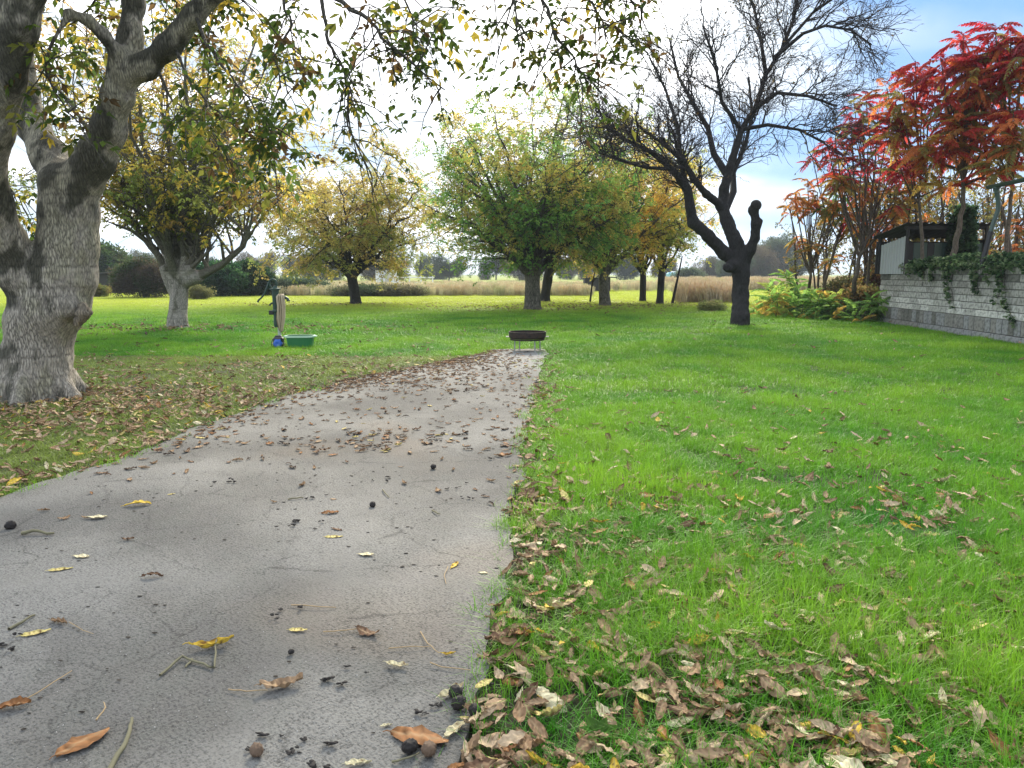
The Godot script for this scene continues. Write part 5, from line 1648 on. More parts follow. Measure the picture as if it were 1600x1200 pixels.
# ---------------------------------------------------------------- things on the lawn and path
func objects() -> void:
	rng.seed = 17
	# hand pump
	var b := Vector3(-4.789, 0, -15.779)
	var t := thing("water_pump", "old dark green cast iron hand water pump on a pale standpipe in the lawn", "water pump", b)
	var mb := MB.new()
	mb.tube(PackedVector3Array([Vector3(0.01, -0.05, 0), Vector3(0.01, 0.5, 0)]), PackedFloat32Array([0.035, 0.032]), 12, Color.WHITE)
	mb.lathe(Vector3(0.01, 0.12, 0), PackedVector2Array([Vector2(0.035, 0), Vector2(0.046, 0.005), Vector2(0.046, 0.045), Vector2(0.035, 0.05)]), 12, Color.WHITE)
	put_mesh("standpipe", mb.mesh(M.pipe_grey), t)
	mb = MB.new()
	mb.lathe(Vector3(-0.04, 0.42, 0), PackedVector2Array([Vector2(0.0, 0), Vector2(0.05, 0.0), Vector2(0.06, 0.06), Vector2(0.055, 0.3), Vector2(0.085, 0.32), Vector2(0.085, 0.34), Vector2(0.06, 0.36), Vector2(0.07, 0.72), Vector2(0.07, 0.76), Vector2(0.115, 0.765), Vector2(0.115, 0.79), Vector2(0.05, 0.80), Vector2(0.04, 0.84), Vector2(0.0, 0.845)]), 20, Color.WHITE)
	put_mesh("pump_body", mb.mesh(M.pump_green), t)
	mb = MB.new()
	mb.tube(bez(Vector3(0.02, 1.02, 0), Vector3(0.2, 1.05, 0), Vector3(0.215, 0.97, 0), 8), taper(9, 0.034, 0.028), 10, Color.WHITE)
	mb.lathe(Vector3(0.215, 0.945, 0), PackedVector2Array([Vector2(0.028, 0.0), Vector2(0.036, 0.0), Vector2(0.036, 0.03), Vector2(0.028, 0.035)]), 10, Color.WHITE)
	put_mesh("spout", mb.mesh(M.pump_green), t)
	mb = MB.new()
	mb.tube(PackedVector3Array([Vector3(-0.015, 1.22, 0), Vector3(0.0, 1.3, 0), Vector3(-0.02, 1.37, 0), Vector3(-0.08, 1.4, 0), Vector3(-0.15, 1.36, 0), Vector3(-0.2, 1.24, 0), Vector3(-0.26, 1.1, 0), Vector3(-0.33, 1.02, 0), Vector3(-0.39, 0.97, 0), Vector3(-0.41, 0.93, 0)]), PackedFloat32Array([0.014, 0.016, 0.018, 0.02, 0.022, 0.021, 0.019, 0.018, 0.02, 0.022]), 8, Color.WHITE)
	put_mesh("handle", mb.mesh(M.pump_green), t)
	mb = MB.new()
	mb.tube(PackedVector3Array([Vector3(-0.1, 1.2, 0), Vector3(-0.15, 1.28, 0), Vector3(-0.14, 1.36, 0)]), PackedFloat32Array([0.018, 0.016, 0.014]), 8, Color.WHITE)
	mb.tube(PackedVector3Array([Vector3(-0.04, 1.26, 0), Vector3(-0.02, 1.33, 0)]), PackedFloat32Array([0.01, 0.01]), 6, Color.WHITE)
	put_mesh("bracket", mb.mesh(M.pump_green), t)
	mb = MB.new()
	mb.tube(bez(Vector3(-0.09, 0.92, 0.02), Vector3(-0.17, 0.9, 0.02), Vector3(-0.15, 0.86, 0.02), 5), taper(6, 0.016, 0.016), 7, Color.WHITE)
	put_mesh("tap", mb.mesh(M.pump_green), t)
	mb = MB.new()
	mb.box(Basis(), Vector3(-0.13, 0.72, 0.02), Vector3(0.1, 0.09, 0.07), 0.012, Color.WHITE)
	put_mesh("side_box", mb.mesh(M.black_plastic), t)
	# hose hung over the spout in loops
	t = thing("garden_hose", "beige garden hose hanging in long loops over the pump's spout", "hose", b + Vector3(0.06, 0, 0))
	for k in 11:
		mb = MB.new()
		var dx := -0.07 + 0.016 * k
		var dz := rng.randf_range(0.03, 0.1)
		var bot := rng.randf_range(0.3, 0.5)
		var sw := rng.randf_range(-0.06, 0.06)
		mb.tube(PackedVector3Array([Vector3(dx - 0.03, 0.62, -0.05), Vector3(dx - 0.015, 0.9, -0.045), Vector3(dx * 0.8, 1.06, -0.03), Vector3(dx * 0.8, 1.085 + 0.004 * (k % 3), 0.02), Vector3(dx, 1.04, dz), Vector3(dx + 0.02, 0.85, dz + 0.01), Vector3(dx * 0.9 + sw * 0.6, 0.6, dz + 0.015), Vector3(dx * 0.4 + sw * 0.4, bot + 0.03, dz + 0.01), Vector3(dx * 0.2 - 0.02, bot, 0.0), Vector3(dx * 0.5 - 0.04, bot + 0.08, -0.045), Vector3(dx - 0.03, 0.62, -0.05)]), taper(11, 0.0105, 0.0105), 7, Color.WHITE)
		put_mesh("hose_loop", mb.mesh(M.hose if k % 3 else M.hose_dark), t)
	# blue and black motor box at its foot
	t = thing("electric_pump", "black box with round blue motor cover at the foot of the water pump", "pump", b + Vector3(0.02, 0, 0.12))
	mb = MB.new()
	mb.box(Basis(), Vector3(0, 0.12, 0), Vector3(0.2, 0.22, 0.16), 0.03, Color.WHITE)
	put_mesh("housing", mb.mesh(M.black_plastic), t)
	mb = MB.new()
	mb.box(Basis(), Vector3(0, 0.235, 0), Vector3(0.13, 0.05, 0.1), 0.015, Color.WHITE)
	put_mesh("lid", mb.mesh(M.black_plastic), t)
	mb = MB.new()
	mb.lathe(Vector3.ZERO, PackedVector2Array([Vector2(0.085, -0.05), Vector2(0.085, 0.03), Vector2(0.075, 0.05), Vector2(0.05, 0.06), Vector2(0.03, 0.058), Vector2(0.0, 0.05)]), 20, Color.WHITE)
	var cov := put_mesh("motor_cover", mb.mesh(M.blue_plastic), t)
	cov.position = Vector3(0.01, 0.1, 0.085)
	cov.rotation.x = PI / 2
	for k in 6:
		mb = MB.new()
		mb.box(Basis(Vector3(0, 0, 1), TAU * k / 6.0), Vector3(cos(TAU * k / 6.0) * 0.088 + 0.01, 0.1 + sin(TAU * k / 6.0) * 0.088, 0.08), Vector3(0.02, 0.035, 0.06), 0.004, Color.WHITE)
		put_mesh("fin", mb.mesh(M.blue_plastic), t)
	mb = MB.new()
	mb.tube(bez(Vector3(-0.1, 0.2, 0), Vector3(-0.17, 0.12, 0.02), Vector3(-0.12, 0.02, 0.03), 6), taper(7, 0.008, 0.008), 6, Color.WHITE)
	put_mesh("cable", mb.mesh(M.black_plastic), t)
	# plastic tub
	t = thing("plastic_tub", "green plastic tub with pale rim standing on the lawn beside the water pump", "tub", Vector3(-4.316, 0, -15.641))
	t.rotation.y = 0.05
	mb = MB.new()
	var lo := []
	var hi := []
	var li := []
	var hi2 := []
	for k in 24:
		var a := TAU * k / 24.0
		var cx := signf(cos(a)) * pow(absf(cos(a)), 0.45)
		var cz := signf(sin(a)) * pow(absf(sin(a)), 0.45)
		lo.append(Vector3(cx * 0.235, 0.0, cz * 0.15))
		hi.append(Vector3(cx * 0.27, 0.25, cz * 0.185))
		li.append(Vector3(cx * 0.229, 0.012, cz * 0.144))
		hi2.append(Vector3(cx * 0.264, 0.25, cz * 0.179))
	for k in 24:
		var j := (k + 1) % 24
		mb.quad(lo[j], lo[k], hi[k], hi[j], Color.WHITE)
		mb.quad(li[k], li[j], hi2[j], hi2[k], Color.WHITE)
		mb.tri(li[j], li[k], Vector3(0, 0.012, 0), Color.WHITE)
		mb.tri(lo[k], lo[j], Vector3.ZERO, Color.WHITE)
	put_mesh("basin", mb.mesh(M.green_plastic), t)
	mb = MB.new()
	for k in 24:
		var j := (k + 1) % 24
		var o0: Vector3 = hi[k] * Vector3(1.09, 1, 1.11)
		var o1: Vector3 = hi[j] * Vector3(1.09, 1, 1.11)
		mb.quad(o0 + Vector3(0, 0.012, 0), hi2[k] + Vector3(0, 0.012, 0), hi2[j] + Vector3(0, 0.012, 0), o1 + Vector3(0, 0.012, 0), Color.WHITE)
		mb.quad(o1 + Vector3(0, -0.022, 0), o0 + Vector3(0, -0.022, 0), o0 + Vector3(0, 0.012, 0), o1 + Vector3(0, 0.012, 0), Color.WHITE)
	put_mesh("rim", mb.mesh(M.pale_rim), t)
	for s in [-1.0, 1.0]:
		mb = MB.new()
		mb.box(Basis(), Vector3(s * 0.305, 0.245, 0), Vector3(0.05, 0.02, 0.14), 0.006, Color.WHITE)
		put_mesh("handle", mb.mesh(M.pale_rim), t)
	# fire bowl
	t = thing("fire_bowl", "rusty round steel fire bowl on four thin legs at the path's end", "fire bowl", Vector3(0.298, 0, -14.86))
	mb = MB.new()
	mb.lathe(Vector3.ZERO, PackedVector2Array([Vector2(0, 0.265), Vector2(0.32, 0.265), Vector2(0.352, 0.285), Vector2(0.358, 0.29), Vector2(0.362, 0.40), Vector2(0.352, 0.40), Vector2(0.345, 0.295), Vector2(0.3, 0.275), Vector2(0, 0.275)]), 36, Color.WHITE)
	put_mesh("bowl", mb.mesh(M.burnt_steel), t)
	mb = MB.new()
	mb.lathe(Vector3.ZERO, PackedVector2Array([Vector2(0.31, 0.235), Vector2(0.335, 0.235), Vector2(0.335, 0.262), Vector2(0.31, 0.262), Vector2(0.31, 0.235)]), 32, Color.WHITE)
	put_mesh("stand_ring", mb.mesh(M.burnt_steel), t)
	for a in [0.55, 2.1, 3.72, 5.2]:
		mb = MB.new()
		var d := Vector3(cos(a), 0, -sin(a))
		mb.tube(PackedVector3Array([d * 0.30 + Vector3(0, -0.01, 0), d * 0.29 + Vector3(0, 0.25, 0)]), PackedFloat32Array([0.014, 0.014]), 8, Color.WHITE)
		mb.lathe(d * 0.30, PackedVector2Array([Vector2(0, 0.036), Vector2(0.024, 0.036), Vector2(0.026, 0.022)]), 8, Color.WHITE)
		put_mesh("leg", mb.mesh(M.leg_steel), t)
	for s in [-1.0, 1.0]:
		mb = MB.new()
		mb.tube(PackedVector3Array([Vector3(s * 0.35, 0.30, -0.05), Vector3(s * 0.41, 0.30, -0.045), Vector3(s * 0.41, 0.30, 0.045), Vector3(s * 0.35, 0.30, 0.05)]), taper(4, 0.008, 0.008), 6, Color.WHITE)
		put_mesh("handle", mb.mesh(M.leg_steel), t)
	path_things()

var LEAF_TONES := [Color(0.27, 0.17, 0.095), Color(0.37, 0.25, 0.15), Color(0.5, 0.38, 0.25), Color(0.15, 0.085, 0.05), Color(0.64, 0.54, 0.2), Color(0.68, 0.47, 0.06), Color(0.055, 0.038, 0.03), Color(0.72, 0.65, 0.42), Color(0.3, 0.14, 0.055)]
var leaf_sheets := {}

# a fallen walnut leaflet one metre long (scaled down), curled and creased
func fallen(kind: int, j: int) -> ArrayMesh:
	var key := kind * 10 + j
	if leaf_sheets.has(key):
		return leaf_sheets[key]
	var r := RandomNumberGenerator.new()
	r.seed = 1000 + key
	var mb := MB.new()
	var curl := r.randf_range(-0.3, 1.5) if j > 0 else 0.15
	var bend := r.randf_range(-0.5, 0.9) if j > 0 else 0.15
	var twist := r.randf_range(-0.9, 0.9) if j > 0 else 0.2
	var wrinkle := r.randf_range(0.02, 0.058)
	var full := r.randf_range(0.7, 1.25)
	var wide := r.randf_range(0.36, 0.5)
	var tone: Color = LEAF_TONES[kind]
	var fn := FastNoiseLite.new()
	fn.seed = key
	fn.frequency = 2.6
	var nl := 14
	var nw := 6
	for a in nl + 1:
		var t := float(a) / nl
		var w := wide * 0.5 * pow(sin(PI * pow(lerpf(0.02, 0.985, t), full)), 0.75) * (1.0 + fn.get_noise_1d(t * 5.0) * 0.3)
		for c in nw + 1:
			var s := 2.0 * c / nw - 1.0
			var th := s * curl * (0.7 + 0.5 * t)
			var rr := w / maxf(absf(curl), 0.25) * 0.9
			var y := (1.0 - cos(th)) * rr if absf(curl) > 0.25 else absf(s) * w * curl
			var x := sin(th) * rr if absf(curl) > 0.25 else s * w
			var tw := twist * (t - 0.5)
			var p := Vector3(t - 0.5, 0, 0)
			p.y = bend * (0.25 - (t - 0.5) * (t - 0.5)) * -0.8 + 0.2 * bend + fn.get_noise_2d(t * 1.5, s) * wrinkle * 3.0 + absf(sin(t * 22.0 + absf(s) * 4.0)) * wrinkle * absf(s) * 0.45
			p.y += y * cos(tw) + x * sin(tw)
			p.z = x * cos(tw) - y * sin(tw)
			var m := fn.get_noise_2d(t * 3.0 + 7.0, s * 2.0)
			var col := tone * (1.0 + m * 0.8) * (1.0 - 0.25 * absf(sin(t * 22.0 + absf(s) * 4.0)) * absf(s))
			if c == nw / 2:
				col = col.lerp(Color(0.5, 0.38, 0.22), 0.35)
			if kind == 4 or kind == 5 or kind == 7:
				col = col.lerp(Color(0.14, 0.07, 0.03), smoothstep(0.15, 0.4, fn.get_noise_2d(t * 2.0 + 30.0, s * 2.0)))
			mb.put(p, Vector3.UP, col)
	for a in nl:
		for c in nw:
			var i0 := a * (nw + 1) + c
			mb.ix.append_array(PackedInt32Array([i0, i0 + 1, i0 + nw + 2, i0, i0 + nw + 2, i0 + nw + 1]))
	var low := 1e9
	for q in mb.v:
		low = minf(low, q.y)
	for q in mb.v.size():
		mb.v[q].y -= low
	mb.smooth()
	# stalk
	var st := mb.v[nw / 2]
	mb.tube(PackedVector3Array([st, st + Vector3(-0.07, 0.01, 0.01), st + Vector3(-0.13, -0.01, 0.03)]), PackedFloat32Array([0.011, 0.009, 0.007]), 4, tone * 0.8)
	mb.uv.clear()
	leaf_sheets[key] = mb.mesh(M.dead_leaf)
	return leaf_sheets[key]

func lay(p: Vector3, ln: float, yaw: float, tilt: float) -> Transform3D:
	var b := Basis(Vector3.UP, yaw) * Basis(Vector3(1, 0, 0), rng.randf_range(-tilt, tilt)) * Basis(Vector3(0, 0, 1), rng.randf_range(-tilt, tilt))
	if tilt > 0.2 and rng.randf() < 0.4:
		b = b * Basis(Vector3(1, 0, 0), PI)
	return Transform3D(b.scaled(Vector3.ONE * ln), p)

func path_things() -> void:
	rng.seed = 29
	# leaves one can point at on the bare concrete: place, length, tone, variant, yaw, label
	var spots := [
		[Vector3(-2.304, 0.03, -5.04), 0.05, 4, 0, 0.6, "small bright yellow round leaf on the path, far left half"],
		[Vector3(-2.533, 0.03, -4.529), 0.12, 7, 0, 0.1, "long pale yellow leaf lying flat on the path left of the brown leaf pair"],
		[Vector3(-2.272, 0.03, -3.696), 0.11, 4, 0, 0.4, "yellow leaf near the path's left frame edge, above the grey twig"],
		[Vector3(-2.267, 0.03, -3.873), 0.09, 7, 0, -0.1, "pale yellow leaf just above the yellow leaf at left"],
		[Vector3(-1.973, 0.03, -3.005), 0.11, 4, 0, 0.5, "narrow yellow leaf beside the black husk crumbs at left"],
		[Vector3(-1.199, 0.035, -2.89), 0.17, 5, 1, 0.3, "large spotted yellow brown leaf lying against the forked twig"],
		[Vector3(-0.894, 0.03, -3.034), 0.08, 4, 0, -0.1, "small yellow leaf alone in the middle of the path"],
		[Vector3(-0.437, 0.035, -2.732), 0.09, 7, 2, -0.2, "pale yellow leaf with curled rim left of bright orange yellow leaf"],
		[Vector3(-0.25, 0.03, -2.826), 0.06, 5, 1, 0.1, "bright orange yellow leaf near the grass edge"],
		[Vector3(-1.007, 0.03, -4.182), 0.1, 4, 0, 0.1, "flat yellow leaf right of the path's middle, far from others"],
		[Vector3(-0.773, 0.03, -3.901), 0.09, 7, 0, -0.2, "pale yellowish leaf on bare concrete below the black walnut"],
		[Vector3(-0.294, 0.04, -3.748), 0.09, 5, 3, 1.2, "upright curled yellow brown leaf on a long stalk"],
		[Vector3(-0.143, 0.03, -3.654), 0.05, 7, 0, -0.3, "small pale leaf beside the grass edge"],
		[Vector3(-0.467, 0.03, -2.146), 0.08, 7, 1, 0.2, "pale cream leaf at the bottom edge of the path"],
		[Vector3(-2.411, 0.04, -4.787), 0.16, 5, 2, 0.3, "orange brown curled leaf pair on the path's left half"],
		[Vector3(-1.934, 0.035, -3.101), 0.1, 0, 3, -0.4, "rolled red brown leaf with thin stalk at the left"],
		[Vector3(-1.766, 0.035, -3.6), 0.1, 3, 4, 0.2, "dark brown rolled leaf left of the middle"],
		[Vector3(-1.36, 0.05, -2.252), 0.17, 8, 2, 1.0, "large folded red brown leaf standing up at lower left"],
		[Vector3(-1.022, 0.035, -4.311), 0.08, 3, 2, -0.5, "dark brown curled leaf above the flat yellow leaf"],
		[Vector3(-1.134, 0.035, -4.615), 0.11, 8, 1, 0.2, "orange brown leaf with long thin stalk on the path"],
		[Vector3(-0.596, 0.04, -3.002), 0.11, 3, 3, -0.4, "dark crumpled leaf on a thin stalk, right of the middle"],
		[Vector3(-0.83, 0.04, -2.585), 0.15, 1, 4, 0.35, "tan rolled leaf on a long pale stalk in the foreground"],
		[Vector3(-1.723, 0.04, -2.452), 0.13, 8, 3, 0.3, "red brown leaf cut by the left frame edge"],
		[Vector3(-0.297, 0.04, -2.275), 0.2, 8, 2, -0.3, "big red brown wavy leaf behind the two walnuts by the grass"],
		[Vector3(-0.182, 0.05, -2.322), 0.11, 7, 1, 0.9, "cream coloured leaf lying over the big red brown one"],
		[Vector3(-0.215, 0.05, -2.537), 0.12, 7, 2, 0.8, "cream coloured leaf leaning on the walnuts by the grass"],
		[Vector3(-2.727, 0.035, -4.513), 0.07, 0, 2, 0.8, "small rust brown leaf in the path's far left"],
		[Vector3(-2.151, 0.035, -4.136), 0.07, 3, 1, 0.1, "small dark leaf just below the orange brown pair"],
		[Vector3(-0.414, 0.03, -2.347), 0.04, 7, 1, 0.3, "tiny cream leaf scrap left of the big red brown leaf"],
		[Vector3(-2.6, 0.03, -4.529), 0.06, 1, 1, 0.1, "small tan leaf touching the long pale yellow leaf"]]
	for s in spots:
		var o := put_mesh("fallen_leaf", fallen(s[2], s[3]))
		o.transform = lay(Vector3(s[0].x, 0.025, s[0].z), s[1], s[4], 0.05)
		tag(o, s[5], "leaf", "fallen leaves on the path")
	# twigs and leaf stalks
	var twigs := [
		["forked_twig", "forked greenish twig lying by the spotted yellow brown leaf", 0.0055, "stick", [[Vector3(-1.303, 0.03, -2.661), Vector3(-1.277, 0.035, -2.796), Vector3(-1.199, 0.03, -2.756), Vector3(-1.123, 0.03, -2.717), Vector3(-1.18, 0.04, -2.874), Vector3(-1.198, 0.04, -2.962)], [Vector3(-1.234, 0.03, -2.781), Vector3(-1.234, 0.03, -2.722)], [Vector3(-1.18, 0.04, -2.874), Vector3(-1.132, 0.04, -2.945)]]],
		["twig", "greenish twig pointing to the bottom edge of the path", 0.009, "stick", [[Vector3(-1.2, 0.035, -2.1), Vector3(-1.212, 0.04, -2.208), Vector3(-1.241, 0.035, -2.31), Vector3(-1.271, 0.03, -2.384)]]],
		["twig", "short grey twig at the path's left frame edge", 0.007, "stick", [[Vector3(-2.104, 0.03, -3.034), Vector3(-2.082, 0.035, -3.089), Vector3(-2.079, 0.03, -3.168)]]],
		["twig", "thick grey bent stick on the far left of the path", 0.011, "stick", [[Vector3(-2.8, 0.035, -4.222), Vector3(-2.743, 0.045, -4.237), Vector3(-2.617, 0.035, -4.222)]]],
		["leaf_stalk", "long pale leaf stalk beside the red brown leaf at the left edge", 0.0026, "stalk", [[Vector3(-1.698, 0.035, -2.481), Vector3(-1.659, 0.045, -2.546), Vector3(-1.648, 0.03, -2.694)]]],
		["leaf_stalk", "pale stalk leading to the tan rolled leaf", 0.0026, "stalk", [[Vector3(-1.014, 0.03, -2.564), Vector3(-0.942, 0.035, -2.542), Vector3(-0.867, 0.04, -2.542)]]],
		["leaf_stalk", "brown stalk lying left of the dark crumpled leaf", 0.0026, "stalk", [[Vector3(-0.784, 0.03, -3.011), Vector3(-0.718, 0.035, -3.012), Vector3(-0.641, 0.035, -3.029)]]],
		["leaf_stalk", "dark straight stalk in the middle of the path", 0.003, "stalk", [[Vector3(-0.991, 0.03, -3.272), Vector3(-0.884, 0.035, -3.248), Vector3(-0.784, 0.03, -3.246)]]],
		["leaf_stalk", "thin curved stalk below the upright curled leaf", 0.0024, "stalk", [[Vector3(-0.323, 0.04, -3.704), Vector3(-0.332, 0.035, -3.592), Vector3(-0.316, 0.03, -3.51)]]],
		["leaf_stalk", "pale stalk pointing at the bright orange yellow leaf", 0.0026, "stalk", [[Vector3(-0.38, 0.03, -3.011), Vector3(-0.339, 0.035, -2.9), Vector3(-0.285, 0.035, -2.821)]]],
		["leaf_stalk", "straight stalk left of bright orange yellow leaf", 0.0024, "stalk", [[Vector3(-0.49, 0.03, -2.867), Vector3(-0.407, 0.035, -2.874), Vector3(-0.327, 0.03, -2.883)]]],
		["leaf_stalk", "pale orange stalk running to the grass below the orange yellow leaf", 0.0026, "stalk", [[Vector3(-0.312, 0.035, -2.747), Vector3(-0.266, 0.03, -2.722), Vector3(-0.155, 0.035, -2.689)]]],
		["leaf_stalk", "stalk of the rolled red brown leaf at left", 0.002, "stalk", [[Vector3(-1.883, 0.035, -3.089), Vector3(-1.787, 0.03, -3.022), Vector3(-1.729, 0.03, -2.993)]]],
		["leaf_stalk", "stalk rising from the folded red brown leaf at lower left", 0.003, "stalk", [[Vector3(-1.347, 0.07, -2.308), Vector3(-1.346, 0.08, -2.366), Vector3(-1.388, 0.06, -2.43)]]],
		["twig", "pale twig beside the two walnuts near the bottom", 0.004, "stick", [[Vector3(-0.366, 0.03, -2.152), Vector3(-0.313, 0.04, -2.159), Vector3(-0.288, 0.03, -2.197)]]],
		["twig", "small dark twig on the path's right, far half", 0.005, "stick", [[Vector3(-0.503, 0.03, -4.67), Vector3(-0.463, 0.035, -4.589), Vector3(-0.444, 0.03, -4.592)]]],
		["twig", "thin twig near the lone yellow round leaf, further right", 0.005, "stick", [[Vector3(-1.477, 0.03, -4.906), Vector3(-1.4, 0.035, -4.933), Vector3(-1.388, 0.03, -4.95)]]],
		["twig", "small bent twig right of the path's middle, far half", 0.005, "stick", [[Vector3(-0.891, 0.03, -5.134), Vector3(-0.857, 0.035, -5.038), Vector3(-0.817, 0.03, -4.95)]]]]
	for w in twigs:
		var mb := MB.new()
		for pts in w[4]:
			var f := PackedVector3Array()
			var src := PackedVector3Array(pts)
			for k in (src.size() - 1) * 3 + 1:
				f.append(along(src, float(k) / ((src.size() - 1) * 3)) + (ball() * w[2] * 0.8 if k % 3 else Vector3.ZERO))
			mb.tube(f, taper(f.size(), w[2], w[2] * 0.6), 6, Color.WHITE, 0.12)
		tag(put_mesh(w[0], mb.mesh(M[w[3]])), w[1], "twig" if w[0] != "leaf_stalk" else "leaf stalk")
	# walnuts
	var nuts := [
		["brown walnut lying alone at the bottom of the path", Vector3(-0.789, 0.044, -2.189), 0.023, "walnut_shell"],
		["black walnut in its husk, left of the two by the grass", Vector3(-0.319, 0.046, -2.205), 0.026, "husk"],
		["brown walnut right of the black one by the grass", Vector3(-0.257, 0.046, -2.192), 0.026, "walnut_shell"],
		["grey black walnut under the leaning cream leaf", Vector3(-0.181, 0.05, -2.443), 0.027, "husk"],
		["black walnut half hidden behind the grey black one", Vector3(-0.198, 0.048, -2.516), 0.026, "husk"],
		["black walnut in the grass edge beside the cream leaves", Vector3(-0.125, 0.04, -2.413), 0.024, "husk"],
		["small black walnut in the path's middle, right of the curled leaves", Vector3(-0.893, 0.04, -4.759), 0.022, "husk"],
		["small black walnut far up the path near the leaf heap", Vector3(-0.603, 0.04, -5.734), 0.024, "husk"],
		["black shrivelled walnut husk at the left frame edge", Vector3(-2.943, 0.04, -4.342), 0.03, "husk"],
		["tiny black husk below the lone yellow leaf", Vector3(-0.866, 0.034, -2.834), 0.012, "husk"]]
	for nu in nuts:
		var s := solid([[Vector3(-0.08, 0, 0), 0.9, Vector3(0.1, 0.05, 0), 0.92]], 0.2, 0.1)
		for q in s.v.size():
			var m := sway.get_noise_3d(s.v[q].x * 7.0 + nu[2] * 900.0, s.v[q].y * 7.0, s.v[q].z * 7.0)
			s.v[q] += s.n[q] * m * 0.3
		s.smooth()
		var o := put_mesh("walnut", s.mesh(M[nu[3]]))
		o.position = nu[1]
		o.scale = Vector3(1.0, 0.88, 0.95) * nu[2]
		o.rotation = Vector3(rng.randf() * 6, rng.randf() * 6, 0)
		tag(o, nu[0], "walnut")
	# black crumbs of rotten husk strewn over the concrete
	var cm := []
	for j in 4:
		var mb := MB.new()
		for k in 4:
			var s := solid([[ball() * 0.8, 0.16, ball() * 0.8, 0.3]], 0.14, 0.1)
			var first := mb.v.size()
			mb.v.append_array(s.v)
			mb.n.append_array(s.n)
			for i in s.ix:
				mb.ix.append(i + first)
		cm.append(mb.mesh(M.husk))
	var heaps := [Vector3(-2.03, 0.03, -5.383), Vector3(-0.383, 0.03, -5.247), Vector3(-0.257, 0.03, -4.98), Vector3(-1.273, 0.03, -4.935), Vector3(-1.213, 0.03, -4.383), Vector3(-2.026, 0.03, -2.937), Vector3(-0.743, 0.03, -2.223), Vector3(-0.614, 0.03, -2.152), Vector3(-0.258, 0.03, -2.391), Vector3(-0.146, 0.03, -2.509), Vector3(-0.599, 0.03, -2.639), Vector3(-0.958, 0.03, -3.155), Vector3(-0.969, 0.03, -5.383), Vector3(-1.957, 0.03, -6.664), Vector3(-0.624, 0.03, -6.664), Vector3(-0.155, 0.03, -6.065)]
	var k2 := 0
	for hp in heaps:
		for q in 5:
			var o := put_mesh("husk_crumb", cm[k2 % 4])
			k2 += 1
			var s := rng.randf_range(0.006, 0.02)
			o.transform = Transform3D(Basis(Vector3.UP, rng.randf() * TAU).scaled(Vector3(s * 1.5, s * 0.7, s)), hp + Vector3(rng.randf_range(-0.09, 0.09), s * 0.3, rng.randf_range(-0.09, 0.09)))
			tag(o, "black crumb of rotten walnut husk in a small cluster on the path", "walnut husk", "black husk crumbs on the path")

# ---------------------------------------------------------------- grass and fallen leaves
func blade(mb: MB, p: Vector3, h: float, w: float, dir: float, lean: float, segs: int, col: Color) -> void:
	var d := Vector3(cos(dir), 0, sin(dir))
	var s := Vector3(-sin(dir), 0, cos(dir)).rotated(Vector3.UP, rng.randf_range(-0.9, 0.9))
	var first := mb.v.size()
	for k in segs + 1:
		var t := float(k) / segs
		var q := p + Vector3.UP * h * (t - 0.25 * lean * t * t) + d * h * lean * t * t
		var ww := w * (1.0 - t * t * 0.92) * 0.5
		mb.v.append(q - s * ww)
		mb.v.append(q + s * ww)
		mb.c.append(col)
		mb.c.append(col)
	for k in segs:
		var a := first + k * 2
		mb.ix.append_array(PackedInt32Array([a, a + 3, a + 1, a, a + 2, a + 3]))

func tufts(cnt: int, blades: int, spread: float, hgt: float, wid: float, segs: int) -> Array:
	var out := []
	for j in cnt:
		var mb := MB.new()
		for k in blades:
			var r := sqrt(rng.randf()) * spread
			var a := rng.randf() * TAU
			var c := Color(1, 1, 1) * rng.randf_range(0.7, 1.25)
			if rng.randf() < 0.11:
				c = Color(2.0, 1.2, 2.6)
			elif rng.randf() < 0.15:
				c = Color(0.75, 0.7, 1.4)
			blade(mb, Vector3(cos(a) * r, -0.01, sin(a) * r), hgt * rng.randf_range(0.55, 1.15), wid * rng.randf_range(0.7, 1.2), rng.randf() * TAU, rng.randf_range(0.1, 1.9) * rng.randf_range(0.6, 1.0), segs, c)
		out.append(mb.mesh(M.grass))
	return out

# how thickly dead leaves lie
func litter(x: float, d: float) -> float:
	var s := 0.0
	var r := edge_r(minf(d, 15.0))
	var l := edge_l(minf(d, 14.5))
	if x > r:
		s += 1.0 * exp(-pow((x - r - 0.1) / 0.22, 2.0)) * smoothstep(16.0, 12.0, d)
		s += 0.38 * exp(-pow((x - r - 0.6) / 1.0, 2.0)) * smoothstep(6.5, 4.2, d)
		s += 0.55 * smoothstep(6.6, 2.6, d)
		s += 0.24 * smoothstep(10.0, 5.0, d)
		s += 0.02
	elif x < l:
		s += 1.1 * exp(-pow((l - x) / 0.3, 2.0)) * smoothstep(14.5, 12.0, d)
		s += 0.9 * exp(-pow((x + 4.6) / 2.8, 2.0) - pow((d - 9.5) / 3.4, 2.0))
		s += 0.8 * exp(-pow((x + 4.9) / 1.2, 2.0) - pow((d - 8.2) / 1.0, 2.0))
		s += 0.6 * exp(-pow((x + 6.0) / 6.0, 2.0) - pow((d - 10.5) / 4.2, 2.0))
	s += 0.8 * exp(-pow((x + 9.9) / 5.5, 2.0) - pow((d - 20.8) / 1.5, 2.0))
	s += 0.8 * exp(-pow((x + 9.2) / 4.4, 2.0) - pow((d - 37.5) / 1.6, 2.0))
	s += 0.75 * exp(-pow((x - 1.4) / 4.6, 2.0) - pow((d - 33.5) / 2.4, 2.0))
	s += 0.75 * exp(-pow((x - 5.2) / 4.4, 2.0) - pow((d - 37.2) / 2.2, 2.0))
	return s

